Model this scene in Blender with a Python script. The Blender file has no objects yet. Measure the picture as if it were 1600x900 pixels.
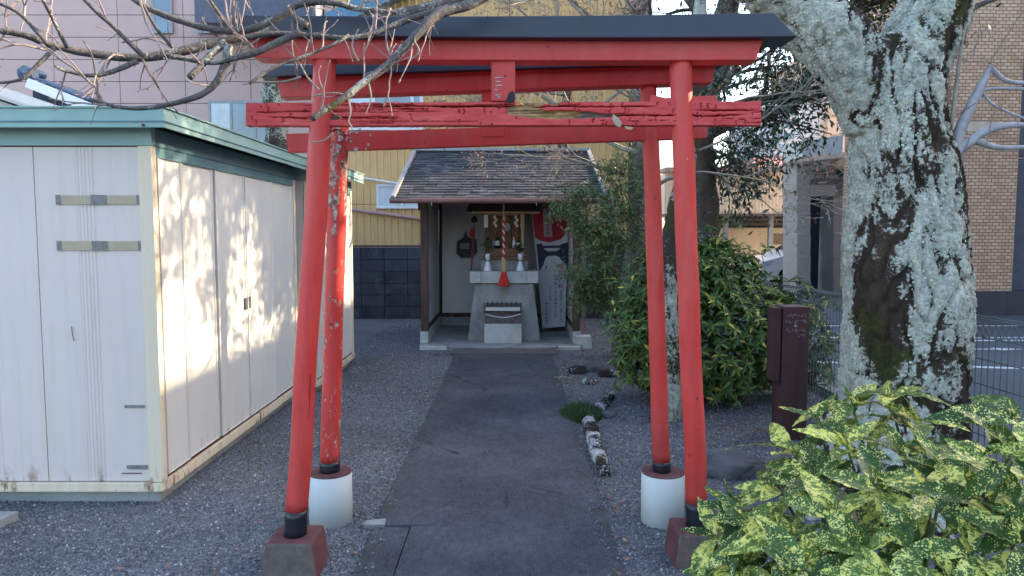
import bpy, bmesh, math, random
import numpy as np
from mathutils import Vector, Matrix, noise as mnoise

S = bpy.context.scene
COL = S.collection
R = math.radians
random.seed(7)
rng = np.random.default_rng(7)

# ------------------------------------------------------------ camera, sky, sun, exposure
F = 1150.0; HCAM = 1.6; PITCH = R(4.376)
cam_d = bpy.data.cameras.new("camera"); cam_d.sensor_width = 36.0; cam_d.lens = 36.0 * F / 1600.0
cam_d.clip_start = 0.05; cam_d.clip_end = 500.0
cam = bpy.data.objects.new("camera", cam_d); COL.objects.link(cam)
cam.location = (0, 0, HCAM); cam.rotation_euler = (R(90) - PITCH, 0, 0)
S.camera = cam

SUN_EL = R(25.0); SUN_AZ = R(18.0)          # azimuth measured from +X towards +Y
SKY = 0.15; SUN = 3.0; EXPO = 2.33
wd = bpy.data.worlds.new("World"); S.world = wd; wd.use_nodes = True
wn = wd.node_tree.nodes; wl = wd.node_tree.links; wn.clear()
sky = wn.new("ShaderNodeTexSky"); sky.sky_type = 'NISHITA'; sky.sun_disc = False
sky.sun_elevation = SUN_EL; sky.sun_rotation = math.pi / 2 - SUN_AZ
sky.air_density = 1.0; sky.dust_density = 2.4; sky.ozone_density = 1.0
bg = wn.new("ShaderNodeBackground"); bg.inputs[1].default_value = SKY
wo = wn.new("ShaderNodeOutputWorld")
wl.new(sky.outputs[0], bg.inputs[0]); wl.new(bg.outputs[0], wo.inputs[0])
sl = bpy.data.lights.new("sun", 'SUN'); sl.energy = SUN; sl.angle = R(0.53); sl.color = (1.0, 0.80, 0.53)
sun = bpy.data.objects.new("sun", sl); COL.objects.link(sun)
sd = Vector((math.cos(SUN_EL) * math.cos(SUN_AZ), math.cos(SUN_EL) * math.sin(SUN_AZ), math.sin(SUN_EL)))
sun.rotation_euler = sd.to_track_quat('Z', 'Y').to_euler(); sun.location = sd * 40
S.view_settings.view_transform = 'Standard'; S.view_settings.look = 'None'
S.view_settings.exposure = EXPO; S.view_settings.gamma = 1.0
S.render.engine = 'CYCLES'; S.cycles.use_denoising = True
S.cycles.max_bounces = 6; S.cycles.transparent_max_bounces = 8; S.cycles.caustics_reflective = False; S.cycles.caustics_refractive = False

# ------------------------------------------------------------ helpers
cp, sp = math.cos(PITCH), math.sin(PITCH)
def ray(px, py):
    a = (px - 800) / F; b = (450 - py) / F
    return a, cp + b * sp, -sp + b * cp
def W(px, py, Y):
    """a measured point of the photograph at distance Y from the viewer, in metres"""
    dx, dy, dz = ray(px, py); t = Y / dy
    return Vector((dx * t, Y, HCAM + dz * t))
def G(px, py, z=0.0):
    dx, dy, dz = ray(px, py); t = (z - HCAM) / dz
    return Vector((dx * t, dy * t, z))

ORG = {}
def tag(o, label=None, cat=None, group=None, kind=None):
    if label: o['label'] = label
    if cat: o['category'] = cat
    if group: o['group'] = group
    if kind: o['kind'] = kind
    return o
def thing(name, label, cat, loc, group=None):
    o = bpy.data.objects.new(name, None); COL.objects.link(o)
    o.location = loc; o.empty_display_size = 0.2
    ORG[o.name] = Vector(loc)
    return tag(o, label, cat, group)
def link_mesh(name, me, mat, parent=None, smooth=False, origin=None):
    n = len(me.vertices)
    co = np.empty(n * 3, dtype=np.float32); me.vertices.foreach_get('co', co); co = co.reshape(-1, 3)
    if origin is None:
        if n:
            lo, hi = co.min(0), co.max(0); c = (lo + hi) / 2
            if parent is None: c[2] = lo[2]
        else: c = np.zeros(3)
        origin = Vector([float(x) for x in c])
    co -= np.array(origin, dtype=np.float32)
    me.vertices.foreach_set('co', co.ravel())
    if mat is not None:
        ms = mat if isinstance(mat, (list, tuple)) else [mat]
        for m in ms: me.materials.append(m)
    if smooth:
        me.polygons.foreach_set('use_smooth', [True] * len(me.polygons))
    me.update()
    o = bpy.data.objects.new(name, me); COL.objects.link(o)
    if parent is not None:
        o.parent = parent; o.location = origin - ORG[parent.name]
    else: o.location = origin
    ORG[o.name] = Vector(origin)
    return o
def share(name, src, loc, parent, rot=None, scale=None, world=True):
    """another object on the same mesh data, its origin at world point loc"""
    o = bpy.data.objects.new(name, src.data); COL.objects.link(o)
    o.parent = parent; o.location = Vector(loc) - ORG[parent.name]
    if rot is not None: o.rotation_euler = rot
    if scale is not None: o.scale = scale
    ORG[o.name] = Vector(loc)
    return o
def copy_thing(root, loc, label, group=None):
    def rec(o, par):
        c = o.copy(); COL.objects.link(c); c.parent = par
        for ch in [x for x in o.children]: rec(ch, c)
        return c
    r = rec(root, None); r.location = loc; r['label'] = label
    if group: r['group'] = group; root['group'] = group
    return r

class MB:
    def __init__(s): s.v = []; s.f = []; s.m = []; s.mi = 0
    def add(s, vs, fs):
        b = len(s.v); s.v += [tuple(v) for v in vs]
        for f in fs: s.f.append(tuple(b + i for i in f)); s.m.append(s.mi)
        return s
    def box(s, lo, hi, jit=0.0):
        x0, y0, z0 = lo; x1, y1, z1 = hi
        vs = [(x0, y0, z0), (x1, y0, z0), (x1, y1, z0), (x0, y1, z0), (x0, y0, z1), (x1, y0, z1), (x1, y1, z1), (x0, y1, z1)]
        if jit: vs = [(a + random.uniform(-jit, jit), b + random.uniform(-jit, jit), c + random.uniform(-jit, jit)) for a, b, c in vs]
        return s.add(vs, [(0, 3, 2, 1), (4, 5, 6, 7), (0, 1, 5, 4), (1, 2, 6, 5), (2, 3, 7, 6), (3, 0, 4, 7)])
    def hexa(s, vs):   # 4 bottom corners then 4 top corners
        return s.add(vs, [(0, 3, 2, 1), (4, 5, 6, 7), (0, 1, 5, 4), (1, 2, 6, 5), (2, 3, 7, 6), (3, 0, 4, 7)])
    def bar(s, a, b, w, h, up=(0, 0, 1)):
        a = Vector(a); b = Vector(b); d = (b - a).normalized(); up = Vector(up)
        sx = d.cross(up)
        if sx.length < 1e-5: sx = d.cross(Vector((0, 1, 0)))
        sx.normalize(); uz = sx.cross(d).normalized()
        vs = []
        for p in (a, b):
            for i, j in ((-1, -1), (1, -1), (1, 1), (-1, 1)):
                vs.append(p + sx * (w / 2 * i) + uz * (h / 2 * j))
        return s.add(vs, [(0, 1, 2, 3), (7, 6, 5, 4), (0, 4, 5, 1), (1, 5, 6, 2), (2, 6, 7, 3), (3, 7, 4, 0)])
    def tube(s, pts, rad, n=8, cap=True, jit=0.0, flat=1.0):
        pts = [Vector(p) for p in pts]
        if not hasattr(rad, '__len__'): rad = [rad] * len(pts)
        b = len(s.v); ref = None
        for i, p in enumerate(pts):
            if i == 0: d = pts[1] - p
            elif i == len(pts) - 1: d = p - pts[i - 1]
            else: d = pts[i + 1] - pts[i - 1]
            if d.length < 1e-7: d = Vector((0, 0, 1))
            d.normalize()
            if ref is None:
                ref = d.cross(Vector((0, 0, 1)))
                if ref.length < .1: ref = d.cross(Vector((0, 1, 0)))
            ref = (ref - d * ref.dot(d)).normalized(); bi = d.cross(ref)
            for k in range(n):
                a = 2 * math.pi * k / n; r = rad[i] * (1 + random.uniform(-jit, jit))
                s.v.append(tuple(p + ref * (math.cos(a) * r) + bi * (math.sin(a) * r * flat)))
        for i in range(len(pts) - 1):
            for k in range(n):
                k2 = (k + 1) % n
                s.f.append((b + i * n + k, b + i * n + k2, b + (i + 1) * n + k2, b + (i + 1) * n + k)); s.m.append(s.mi)
        if cap:
            s.f.append(tuple(b + k for k in reversed(range(n)))); s.m.append(s.mi)
            e = b + (len(pts) - 1) * n
            s.f.append(tuple(e + k for k in range(n))); s.m.append(s.mi)
        return s
    def prism(s, poly, d, axis='y', at=0.0):
        """poly in the two other axes, extruded from at to at+d"""
        n = len(poly); vs = []
        for t in (at, at + d):
            for a, b in poly:
                vs.append({'y': (a, t, b), 'x': (t, a, b), 'z': (a, b, t)}[axis])
        fs = [tuple(range(n)), tuple(reversed(range(n, 2 * n)))]
        for i in range(n): fs.append((i, n + i, n + (i + 1) % n, (i + 1) % n))
        return s.add(vs, fs)
    def lathe(s, prof, c, n=20):
        b = len(s.v)
        for r, z in prof:
            for k in range(n):
                a = 2 * math.pi * k / n
                s.v.append((c[0] + r * math.cos(a), c[1] + r * math.sin(a), c[2] + z))
        for i in range(len(prof) - 1):
            for k in range(n):
                k2 = (k + 1) % n
                s.f.append((b + i * n + k, b + i * n + k2, b + (i + 1) * n + k2, b + (i + 1) * n + k)); s.m.append(s.mi)
        s.f.append(tuple(b + k for k in reversed(range(n)))); s.m.append(s.mi)
        e = b + (len(prof) - 1) * n
        s.f.append(tuple(e + k for k in range(n))); s.m.append(s.mi)
        return s
    def mesh(s):
        me = bpy.data.meshes.new("m"); me.from_pydata(s.v, [], s.f)
        return me
    def build(s, name, mat, parent=None, smooth=False, bevel=0.0, fix=True, origin=None):
        me = s.mesh()
        if fix or bevel:
            bm = bmesh.new(); bm.from_mesh(me)
            bmesh.ops.recalc_face_normals(bm, faces=bm.faces)
            if bevel:
                bmesh.ops.bevel(bm, geom=[e for e in bm.edges if e.calc_face_angle(0) > 0.5], offset=bevel, segments=2, profile=.6, affect='EDGES', clamp_overlap=True)
            bm.to_mesh(me); bm.free()
        if any(s.m) and not bevel: me.polygons.foreach_set('material_index', s.m)
        o = link_mesh(name, me, mat, parent, smooth, origin)
        return o

def np_mesh(V, Fc, name="m"):
    """V (n,3) float, Fc (m,k) int with constant k"""
    me = bpy.data.meshes.new(name); n, (m, k) = len(V), Fc.shape
    me.vertices.add(n); me.vertices.foreach_set('co', V.astype(np.float32).ravel())
    me.loops.add(m * k); me.loops.foreach_set('vertex_index', Fc.astype(np.int32).ravel())
    me.polygons.add(m); me.polygons.foreach_set('loop_start', np.arange(0, m * k, k, dtype=np.int32))
    me.polygons.foreach_set('loop_total', np.full(m, k, dtype=np.int32))
    me.update(calc_edges=True); return me
def scatter(tv, tf, pos, mats):
    tv = np.asarray(tv, float); tf = np.asarray(tf, int); n = len(pos)
    V = np.einsum('nij,kj->nki', mats, tv) + pos[:, None, :]
    Fc = tf[None] + (np.arange(n) * len(tv))[:, None, None]
    return np_mesh(V.reshape(-1, 3), Fc.reshape(-1, tf.shape[1]))
def frames(d, roll=None, up=None):
    """rotation matrices whose local +Y is d and local +Z close to up (random if None)"""
    d = d / np.linalg.norm(d, axis=1, keepdims=True)
    if up is None: up = rng.normal(size=d.shape)
    x = np.cross(d, up); x /= np.linalg.norm(x, axis=1, keepdims=True) + 1e-9
    z = np.cross(x, d)
    return np.stack([x, d, z], axis=2)

# ------------------------------------------------------------ material toolkit
class NT:
    def __init__(s, name):
        s.m = bpy.data.materials.new(name); s.m.use_nodes = True
        s.t = s.m.node_tree; s.N = s.t.nodes; s.L = s.t.links
        s.b = s.N['Principled BSDF']; s._pos = None
    def nd(s, typ, **kw):
        n = s.N.new(typ)
        for k, v in kw.items(): setattr(n, k, v)
        return n
    def pos(s):
        if s._pos is None: s._pos = s.nd('ShaderNodeNewGeometry').outputs['Position']
        return s._pos
    def mapv(s, scale=(1, 1, 1), src=None, loc=(0, 0, 0), rot=(0, 0, 0)):
        n = s.nd('ShaderNodeMapping'); n.inputs['Scale'].default_value = scale; n.inputs['Location'].default_value = loc; n.inputs['Rotation'].default_value = rot
        s.L.new(src or s.pos(), n.inputs['Vector']); return n.outputs[0]
    def noise(s, scale=5, detail=4, rough=.55, vec=None, dist=0.0, out=0):
        n = s.nd('ShaderNodeTexNoise'); n.inputs['Scale'].default_value = scale; n.inputs['Detail'].default_value = detail
        n.inputs['Roughness'].default_value = rough; n.inputs['Distortion'].default_value = dist
        s.L.new(vec or s.pos(), n.inputs['Vector']); return n.outputs[out]
    def voro(s, scale=5, vec=None, feature='F1', out=0, rand=1.0):
        n = s.nd('ShaderNodeTexVoronoi'); n.feature = feature; n.inputs['Scale'].default_value = scale; n.inputs['Randomness'].default_value = rand
        s.L.new(vec or s.pos(), n.inputs['Vector']); return n.outputs[out]
    def ramp(s, fac, stops, interp='LINEAR'):
        n = s.nd('ShaderNodeValToRGB'); n.color_ramp.interpolation = interp
        e = n.color_ramp.elements
        while len(e) < len(stops): e.new(0.5)
        for i, (p, c) in enumerate(stops):
            e[i].position = p; e[i].color = (c, c, c, 1) if not hasattr(c, '__len__') else (*c, 1)
        s.L.new(fac, n.inputs[0]); return n.outputs[0]
    def mix(s, fac, a, b, typ='MIX'):
        n = s.nd('ShaderNodeMix', data_type='RGBA', blend_type=typ)
        for k, v in ((0, fac), (6, a), (7, b)):
            if hasattr(v, 'is_linked'): s.L.new(v, n.inputs[k])
            elif hasattr(v, '__len__'): n.inputs[k].default_value = (*v, 1)
            else: n.inputs[k].default_value = v if k == 0 else (v, v, v, 1)
        return n.outputs[2]
    def math(s, op, a, b=0.0, clamp=False):
        n = s.nd('ShaderNodeMath', operation=op, use_clamp=clamp)
        for k, v in ((0, a), (1, b)):
            if hasattr(v, 'is_linked'): s.L.new(v, n.inputs[k])
            else: n.inputs[k].default_value = v
        return n.outputs[0]
    def sep(s, axis, src=None):
        n = s.nd('ShaderNodeSeparateXYZ'); s.L.new(src or s.pos(), n.inputs[0]); return n.outputs[axis]
    def island(s): return s.nd('ShaderNodeNewGeometry').outputs['Random Per Island']
    def objrand(s): return s.nd('ShaderNodeObjectInfo').outputs['Random']
    def attr(s, name): return s.nd('ShaderNodeAttribute', attribute_name=name).outputs['Fac']
    def bump(s, h, strength=.3, dist=.02, prev=None):
        n = s.nd('ShaderNodeBump'); n.inputs['Strength'].default_value = strength; n.inputs['Distance'].default_value = dist
        s.L.new(h, n.inputs['Height'])
        if prev: s.L.new(prev, n.inputs['Normal'])
        s.L.new(n.outputs[0], s.b.inputs['Normal']); return n.outputs[0]
    def out(s, col=None, rough=None, metal=None, spec=None):
        for k, v in (('Base Color', col), ('Roughness', rough), ('Metallic', metal), ('Specular IOR Level', spec)):
            if v is None: continue
            if hasattr(v, 'is_linked'): s.L.new(v, s.b.inputs[k])
            elif hasattr(v, '__len__'): s.b.inputs[k].default_value = (*v, 1)
            else: s.b.inputs[k].default_value = v
        return s.m
def simple(name, col, rough=.7, var=.18, scale=6, bump=.15, bdist=.004, bscale=60, metal=0.0, stretch=(1, 1, 1), spec=.4, obj=0.0):
    t = NT(name); v = t.mapv(stretch)
    n = t.noise(scale, 5, .6, v)
    c2 = tuple(min(1, x * (1 + var)) for x in col); c1 = tuple(x * (1 - var) for x in col)
    c = t.ramp(n, [(.3, c1), (.7, c2)])
    if obj:
        k = t.ramp(t.objrand(), [(0, 1 - obj), (1, 1 + obj)])
        c = t.mix(1.0, c, k, 'MULTIPLY')
    if bump: t.bump(t.noise(bscale, 4, .6, v), bump, bdist)
    return t.out(c, rough, metal, spec)

def red_paint(name, wear=0.0, dark=1.0):
    t = NT(name)
    base = t.ramp(t.noise(3, 5, .6), [(.3, (.54 * dark, .038 * dark, .034 * dark)), (.7, (.66 * dark, .056 * dark, .046 * dark))])
    streak = t.noise(6, 5, .65, t.mapv((5, 5, .5)))
    base = t.mix(t.ramp(streak, [(.52, 0), (.75, .35)]), base, (.30, .045, .045))
    fade = t.noise(2.6, 5, .7, t.mapv((3, 3, .7), loc=(7, 3, 1)))
    base = t.mix(t.ramp(fade, [(.46, 0), (.70, .45)]), base, (.60, .13, .11))
    low = t.math('MULTIPLY', t.ramp(t.sep(2), [(.25, 1), (.75, 0)]), t.ramp(t.noise(9, 6, .7, t.mapv((1, 1, .4))), [(.42, 0), (.62, .6)]))
    base = t.mix(low, base, (.20, .050, .040))
    chip = t.noise(26, 6, .65, t.mapv((1, 1, .45)))
    big = t.noise(2.2, 2, .5)
    m = t.math('ADD', chip, t.math('MULTIPLY', big, .28))
    th = .98 - wear * .30
    mask = t.ramp(m, [(th - .012, 0), (th, 1)])
    chipc = t.ramp(t.noise(45, 3), [(.35, (.12, .05, .04)), (.5, (.36, .22, .18)), (.7, (.62, .52, .46))])
    col = t.mix(mask, base, chipc)
    spot = t.voro(9, feature='F1'); spots = t.ramp(spot, [(.05, 1), (.08, 0)])
    col = t.mix(t.math('MULTIPLY', spots, .7), col, (.10, .02, .02))
    b = t.bump(t.noise(80, 4, .6, t.mapv((1, 1, .15))), .12, .003)
    inv = t.math('SUBTRACT', 1.0, mask)
    t.bump(inv, .5, .002, b)
    return t.out(col, t.ramp(mask, [(0, .42), (1, .8)]), spec=.4)

MAT = {}
MAT['red'] = red_paint('red_paint', .28)
MAT['red_dull'] = red_paint('weathered_red_paint', .36, .93)
MAT['red_peeled'] = red_paint('peeling_red_paint', .93, .95)
MAT['black_paint'] = simple('black_paint', (.010, .011, .018), .38, .3, 3, .1, .002, 30, stretch=(.4, 1, 1), spec=.5)
MAT['blue_cap'] = simple('blue_black_sheet_metal', (.012, .019, .040), .42, .3, 4, .15, .004, 3, stretch=(1, 1, .3), spec=.6)
MAT['cream_wood'] = simple('bare_wood', (.45, .36, .25), .8, .25, 8, .3, .004, 60, stretch=(.2, 1, 1))

def m_nuki():
    t = NT('cracked_red_board')
    bare, crack = t.attr('bare'), t.attr('crack')
    red = t.ramp(t.noise(9, 5, .65, t.mapv((.5, 1, 2))), [(.3, (.50, .050, .056)), (.5, (.64, .080, .082)), (.72, (.72, .14, .13))])
    g = t.noise(30, 6, .7, t.mapv((.18, 1, 3)))
    wood = t.ramp(g, [(.3, (.10, .06, .035)), (.5, (.42, .27, .12)), (.68, (.62, .47, .27))])
    grey = t.ramp(g, [(.3, (.05, .04, .04)), (.7, (.34, .29, .27))])
    wood = t.mix(t.ramp(t.noise(5, 2), [(.45, 0), (.55, 1)]), wood, grey)
    fl = t.noise(55, 5, .7, t.mapv((.35, 1, 1)))
    flakes = t.ramp(t.math('ADD', fl, t.math('MULTIPLY', t.noise(4, 2), .35)), [(.86, 0), (.875, 1)])
    red = t.mix(flakes, red, (.5, .36, .32))
    c = t.mix(t.ramp(t.math('ADD', bare, t.math('MULTIPLY', t.math('SUBTRACT', fl, .5), .9)), [(.45, 0), (.52, 1)]), red, wood)
    c = t.mix(t.ramp(crack, [(.40, 0), (.95, .92)]), c, (.07, .018, .018))
    b = t.bump(g, .5, .006); t.bump(t.noise(60, 4), .25, .003, b)
    return t.out(c, .66, spec=.3)
MAT['nuki'] = m_nuki()

def concrete(name, col=(.30, .30, .29), stain=(.08, .08, .075), amt=.5, rough=.9, bump=.35, obj=0):
    t = NT(name)
    a = t.noise(3, 6, .62); f = t.noise(70, 4, .7); sp_ = t.noise(260, 2)
    c = t.ramp(a, [(.3, tuple(x * .78 for x in col)), (.7, tuple(x * 1.15 for x in col))])
    st = t.noise(2.2, 7, .7, t.mapv((1, 1, .6), loc=(3, 1, 7)))
    c = t.mix(t.math('MULTIPLY', t.ramp(st, [(.48, 0), (.68, 1)]), amt), c, stain)
    c = t.mix(.35, c, t.ramp(f, [(.3, .35), (.7, 1.0)]), 'MULTIPLY')
    c = t.mix(t.ramp(sp_, [(.66, 0), (.72, .35)]), c, (.6, .6, .58))
    if obj:
        c = t.mix(1.0, c, t.ramp(t.objrand(), [(0, 1 - obj), (1, 1 + obj)]), 'MULTIPLY')
        c = t.mix(t.ramp(t.noise(3.5, 7, .75, t.mapv((1, 1, .5), loc=(2, 2, 9))), [(.55, 0), (.72, .45)]), c, (.17, .175, .19))
    b = t.bump(f, bump, .006); t.bump(sp_, bump * .6, .003, b)
    return t.out(c, rough, spec=.25)
MAT['concrete'] = concrete('concrete', (.36, .365, .36))
MAT['concrete_light'] = concrete('pale_concrete', (.58, .60, .58), (.20, .21, .20), .35)
MAT['concrete_dark'] = concrete('dark_block', (.060, .066, .082), (.014, .015, .02), .75, obj=.22)
MAT['mortar'] = concrete('mortar', (.15, .155, .17), (.03, .03, .03), .5)
MAT['white_pipe'] = simple('white_pipe', (.60, .64, .63), .55, .08, 3, .15, .003, 20, stretch=(1, 1, .3))

def m_path():
    t = NT('worn_asphalt_path')
    a = t.noise(1.3, 7, .68); f = t.noise(140, 3, .7); g = t.noise(30, 5, .7, t.mapv((1, .5, 1)))
    c = t.ramp(a, [(.36, (.044, .048, .057)), (.50, (.062, .067, .077)), (.66, (.092, .097, .108))])
    c = t.mix(.7, c, t.ramp(g, [(.3, .55), (.7, 1.4)]), 'MULTIPLY')
    c = t.mix(t.ramp(f, [(.56, 0), (.68, .7)]), c, (.24, .24, .25))
    ce = t.voro(1.1, t.mapv((1, .6, 1), src=None), feature='DISTANCE_TO_EDGE'); dv = t.noise(4, 5, .7)
    ck = t.math('MULTIPLY', t.ramp(t.math('ADD', ce, t.math('MULTIPLY', t.math('SUBTRACT', dv, .5), .10)), [(.0, 1), (.010, 0)]), t.ramp(t.noise(.9, 3), [(.52, 0), (.6, .8)]))
    c = t.mix(ck, c, (.012, .013, .015))
    # dark tyre-like damp stripe down the middle and moss by the edges
    x = t.sep(0)
    ed = t.math('ABSOLUTE', t.math('ADD', x, .11))
    mo = t.math('MULTIPLY', t.ramp(ed, [(.50, 0), (.64, 1)]), t.ramp(t.noise(9, 5, .7), [(.5, 0), (.62, .5)]))
    c = t.mix(mo, c, (.070, .075, .035))
    b = t.bump(f, .7, .006); t.bump(g, .4, .01, b)
    return t.out(c, .9, spec=.2)
MAT['path'] = m_path()

def m_ground():
    t = NT('gravel_ground')
    v = t.voro(70, out=1); h = t.voro(70, out=0); v2 = t.voro(160, out=1)
    g = t.ramp(t.sep(0, v), [(.0, (.06, .065, .075)), (.5, (.13, .137, .152)), (.86, (.20, .208, .225)), (1, (.32, .33, .34))])
    g2 = t.ramp(t.sep(1, v2), [(0, (.07, .074, .082)), (1, (.19, .195, .205))])
    c = t.mix(.5, g, g2)
    c = t.mix(1.0, c, t.ramp(t.noise(.8, 6, .6), [(.3, .75), (.7, 1.2)]), 'MULTIPLY')
    dirt = t.ramp(t.noise(1.4, 6, .65, t.mapv(loc=(4, 9, 0))), [(.58, 0), (.72, .6)])
    c = t.mix(dirt, c, (.085, .072, .055))
    b = t.bump(h, .9, .012); t.bump(t.noise(90, 3), .3, .006, b)
    return t.out(c, .92, spec=.25)
MAT['ground'] = m_ground()
def m_gravel():
    t = NT('crushed_stone')
    c = t.ramp(t.island(), [(0, (.060, .064, .074)), (.40, (.13, .136, .152)), (.75, (.205, .212, .228)), (.94, (.29, .295, .305)), (.985, (.45, .45, .45)), (1, (.6, .6, .58))])
    c = t.mix(1.0, c, t.ramp(t.noise(.8, 6, .6), [(.3, .8), (.7, 1.2)]), 'MULTIPLY')
    t.bump(t.noise(200, 2), .3, .002)
    return t.out(c, .75, spec=.35)
MAT['gravel'] = m_gravel()
def m_road():
    t = NT('road_asphalt')
    a = t.noise(.5, 6, .6); f = t.noise(60, 3, .7)
    c = t.ramp(a, [(.3, (.10, .106, .118)), (.7, (.145, .152, .165))])
    c = t.mix(.5, c, t.ramp(f, [(.3, .6), (.7, 1.3)]), 'MULTIPLY')
    t.bump(f, .4, .01); return t.out(c, .88, spec=.25)
MAT['road'] = m_road()
MAT['road_line'] = simple('road_line_paint', (.72, .73, .74), .7, .12, 8)

def m_shed(name, base, warm=.12):
    t = NT(name)
    c = t.ramp(t.noise(1.6, 5, .6), [(.3, tuple(x * .94 for x in base)), (.7, base)])
    st = t.noise(5, 6, .68, t.mapv((4, 4, .22)))
    c = t.mix(t.ramp(st, [(.48, 0), (.78, warm * 1.9)]), c, (.42, .33, .20))
    z = t.sep(2)
    low = t.ramp(z, [(.10, 1), (.25, 0)])
    # z in metres; ramp positions clamp so rust sits in the lowest 25 cm
    r = t.math('MULTIPLY', low, t.ramp(t.noise(14, 6, .7, t.mapv((1, 1, .35))), [(.54, 0), (.66, 1)]))
    rust = t.ramp(t.noise(40, 4), [(.3, (.09, .028, .014)), (.7, (.30, .12, .045))])
    c = t.mix(r, c, rust)
    dirt = t.ramp(t.noise(7, 5, .75, t.mapv((1, 1, .5), loc=(9, 2, 2))), [(.62, 0), (.8, .25)])
    c = t.mix(dirt, c, (.32, .28, .25))
    t.bump(t.noise(3, 3), .12, .01)
    return t.out(c, .52, spec=.45)
MAT['shed_panel'] = m_shed('shed_front_panel', (.70, .60, .545))
MAT['shed_door'] = m_shed('shed_door_panel', (.68, .665, .62), .10)
MAT['shed_trim'] = m_shed('cream_trim', (.76, .64, .47), .18)
def m_teal():
    t = NT('teal_metal_fascia')
    c = t.ramp(t.noise(3, 5, .6), [(.3, (.22, .36, .33)), (.7, (.30, .45, .41))])
    r = t.ramp(t.noise(11, 6, .7, t.mapv((.6, .6, 3))), [(.60, 0), (.72, .8)])
    c = t.mix(r, c, (.30, .20, .12)); return t.out(c, .5, spec=.45)
MAT['teal'] = m_teal()
MAT['teal_dark'] = simple('dark_teal_beam', (.10, .20, .23), .5)
MAT['rust'] = simple('rust', (.10, .035, .018), .9, .5, 20, .4, .004, 60)
MAT['tape'] = simple('brown_packing_tape', (.42, .35, .24), .45, .1, 10)
MAT['tape_grey'] = simple('grey_tape', (.20, .19, .18), .5, .35, 30)
MAT['handle'] = simple('grey_handle', (.10, .11, .13), .4)

MAT['old_wood'] = simple('weathered_dark_wood', (.085, .055, .042), .8, .45, 14, .5, .006, 50, stretch=(1, 1, .12))
MAT['brown_post'] = simple('brown_painted_post', (.060, .026, .026), .6, .35, 10, .4, .004, 50, stretch=(1, 1, .12))
MAT['beam_dark'] = simple('dark_beam', (.022, .020, .024), .7, .3, 8)
MAT['shrine_wood'] = simple('warm_shrine_wood', (.20, .105, .055), .65, .35, 16, .3, .004, 40, stretch=(.4, 1, 1))
MAT['light_wood'] = simple('light_shrine_wood', (.45, .31, .18), .6, .2, 12)
MAT['plaster'] = simple('shrine_plaster', (.74, .70, .70), .85, .08, 2.5, .15, .003, 30)
def m_shingle():
    t = NT('worn_shingles')
    i = t.island()
    c = t.ramp(i, [(0, (.034, .034, .040)), (.5, (.052, .052, .060)), (1, (.078, .078, .088))])
    p = t.noise(6, 8, .8, t.mapv((1, 1.3, 1.3)))
    lo = t.math('MULTIPLY', t.ramp(t.sep(2), [(.0, 1), (1, 1)]), 1.0)
    c = t.mix(t.ramp(p, [(.545, 0), (.64, .6)]), c, (.17, .17, .195))
    t.bump(t.noise(50, 4, .7, t.mapv((1, .2, .2))), .5, .006)
    return t.out(c, .85, spec=.25)
MAT['shingle'] = m_shingle()
MAT['copper'] = simple('brown_gutter', (.17, .085, .070), .45, .25, 8)
MAT['pink_pipe'] = simple('pinkish_brown_pipe', (.40, .25, .23), .5, .12, 8)
def m_ochre():
    t = NT('ochre_corrugated_steel')
    c = t.ramp(t.noise(1.2, 5, .6), [(.3, (.60, .375, .155)), (.7, (.71, .475, .22))])
    c = t.mix(t.ramp(t.noise(3, 6, .7, t.mapv((5, 5, .3))), [(.5, 0), (.8, .5)]), c, (.33, .20, .09))
    return t.out(c, .5, spec=.4)
MAT['ochre'] = m_ochre()
MAT['cream_sheet'] = simple('cream_corrugated_steel', (.86, .70, .50), .55, .08, 2)
MAT['pink_panel'] = simple('mauve_pink_cladding', (.57, .405, .37), .75, .05, 2, .1, .004, 20, obj=.03)
MAT['dark_gap'] = simple('dark_joint', (.10, .07, .07), .9)
MAT['tan_ceiling'] = simple('balcony_soffit', (.55, .50, .38), .7)
MAT['navy'] = simple('dark_balcony', (.035, .045, .07), .6)
MAT['white_metal'] = simple('white_metal', (.70, .71, .72), .45, .05)
MAT['grey_metal'] = simple('grey_metal', (.25, .27, .29), .4, .1, metal=.3)
MAT['white_roof'] = simple('white_roof_sheet', (.62, .60, .55), .5, .06)
MAT['blue_tile'] = simple('blue_glazed_tile', (.05, .08, .14), .25, .5, 20, spec=.6)
MAT['blue_verge'] = simple('blue_roof_verge', (.08, .20, .30), .45, .15)
def m_glass(name, col=(.16, .24, .30), rough=.08):
    t = NT(name); c = t.ramp(t.noise(.8, 3), [(.3, tuple(x * .7 for x in col)), (.7, tuple(x * 1.25 for x in col))])
    return t.out(c, rough, spec=.9)
MAT['glass'] = m_glass('window_glass'); MAT['glass_pale'] = m_glass('frosted_glass', (.50, .56, .60), .25)
MAT['glass_dark'] = m_glass('dark_glass', (.03, .035, .04), .06)
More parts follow.
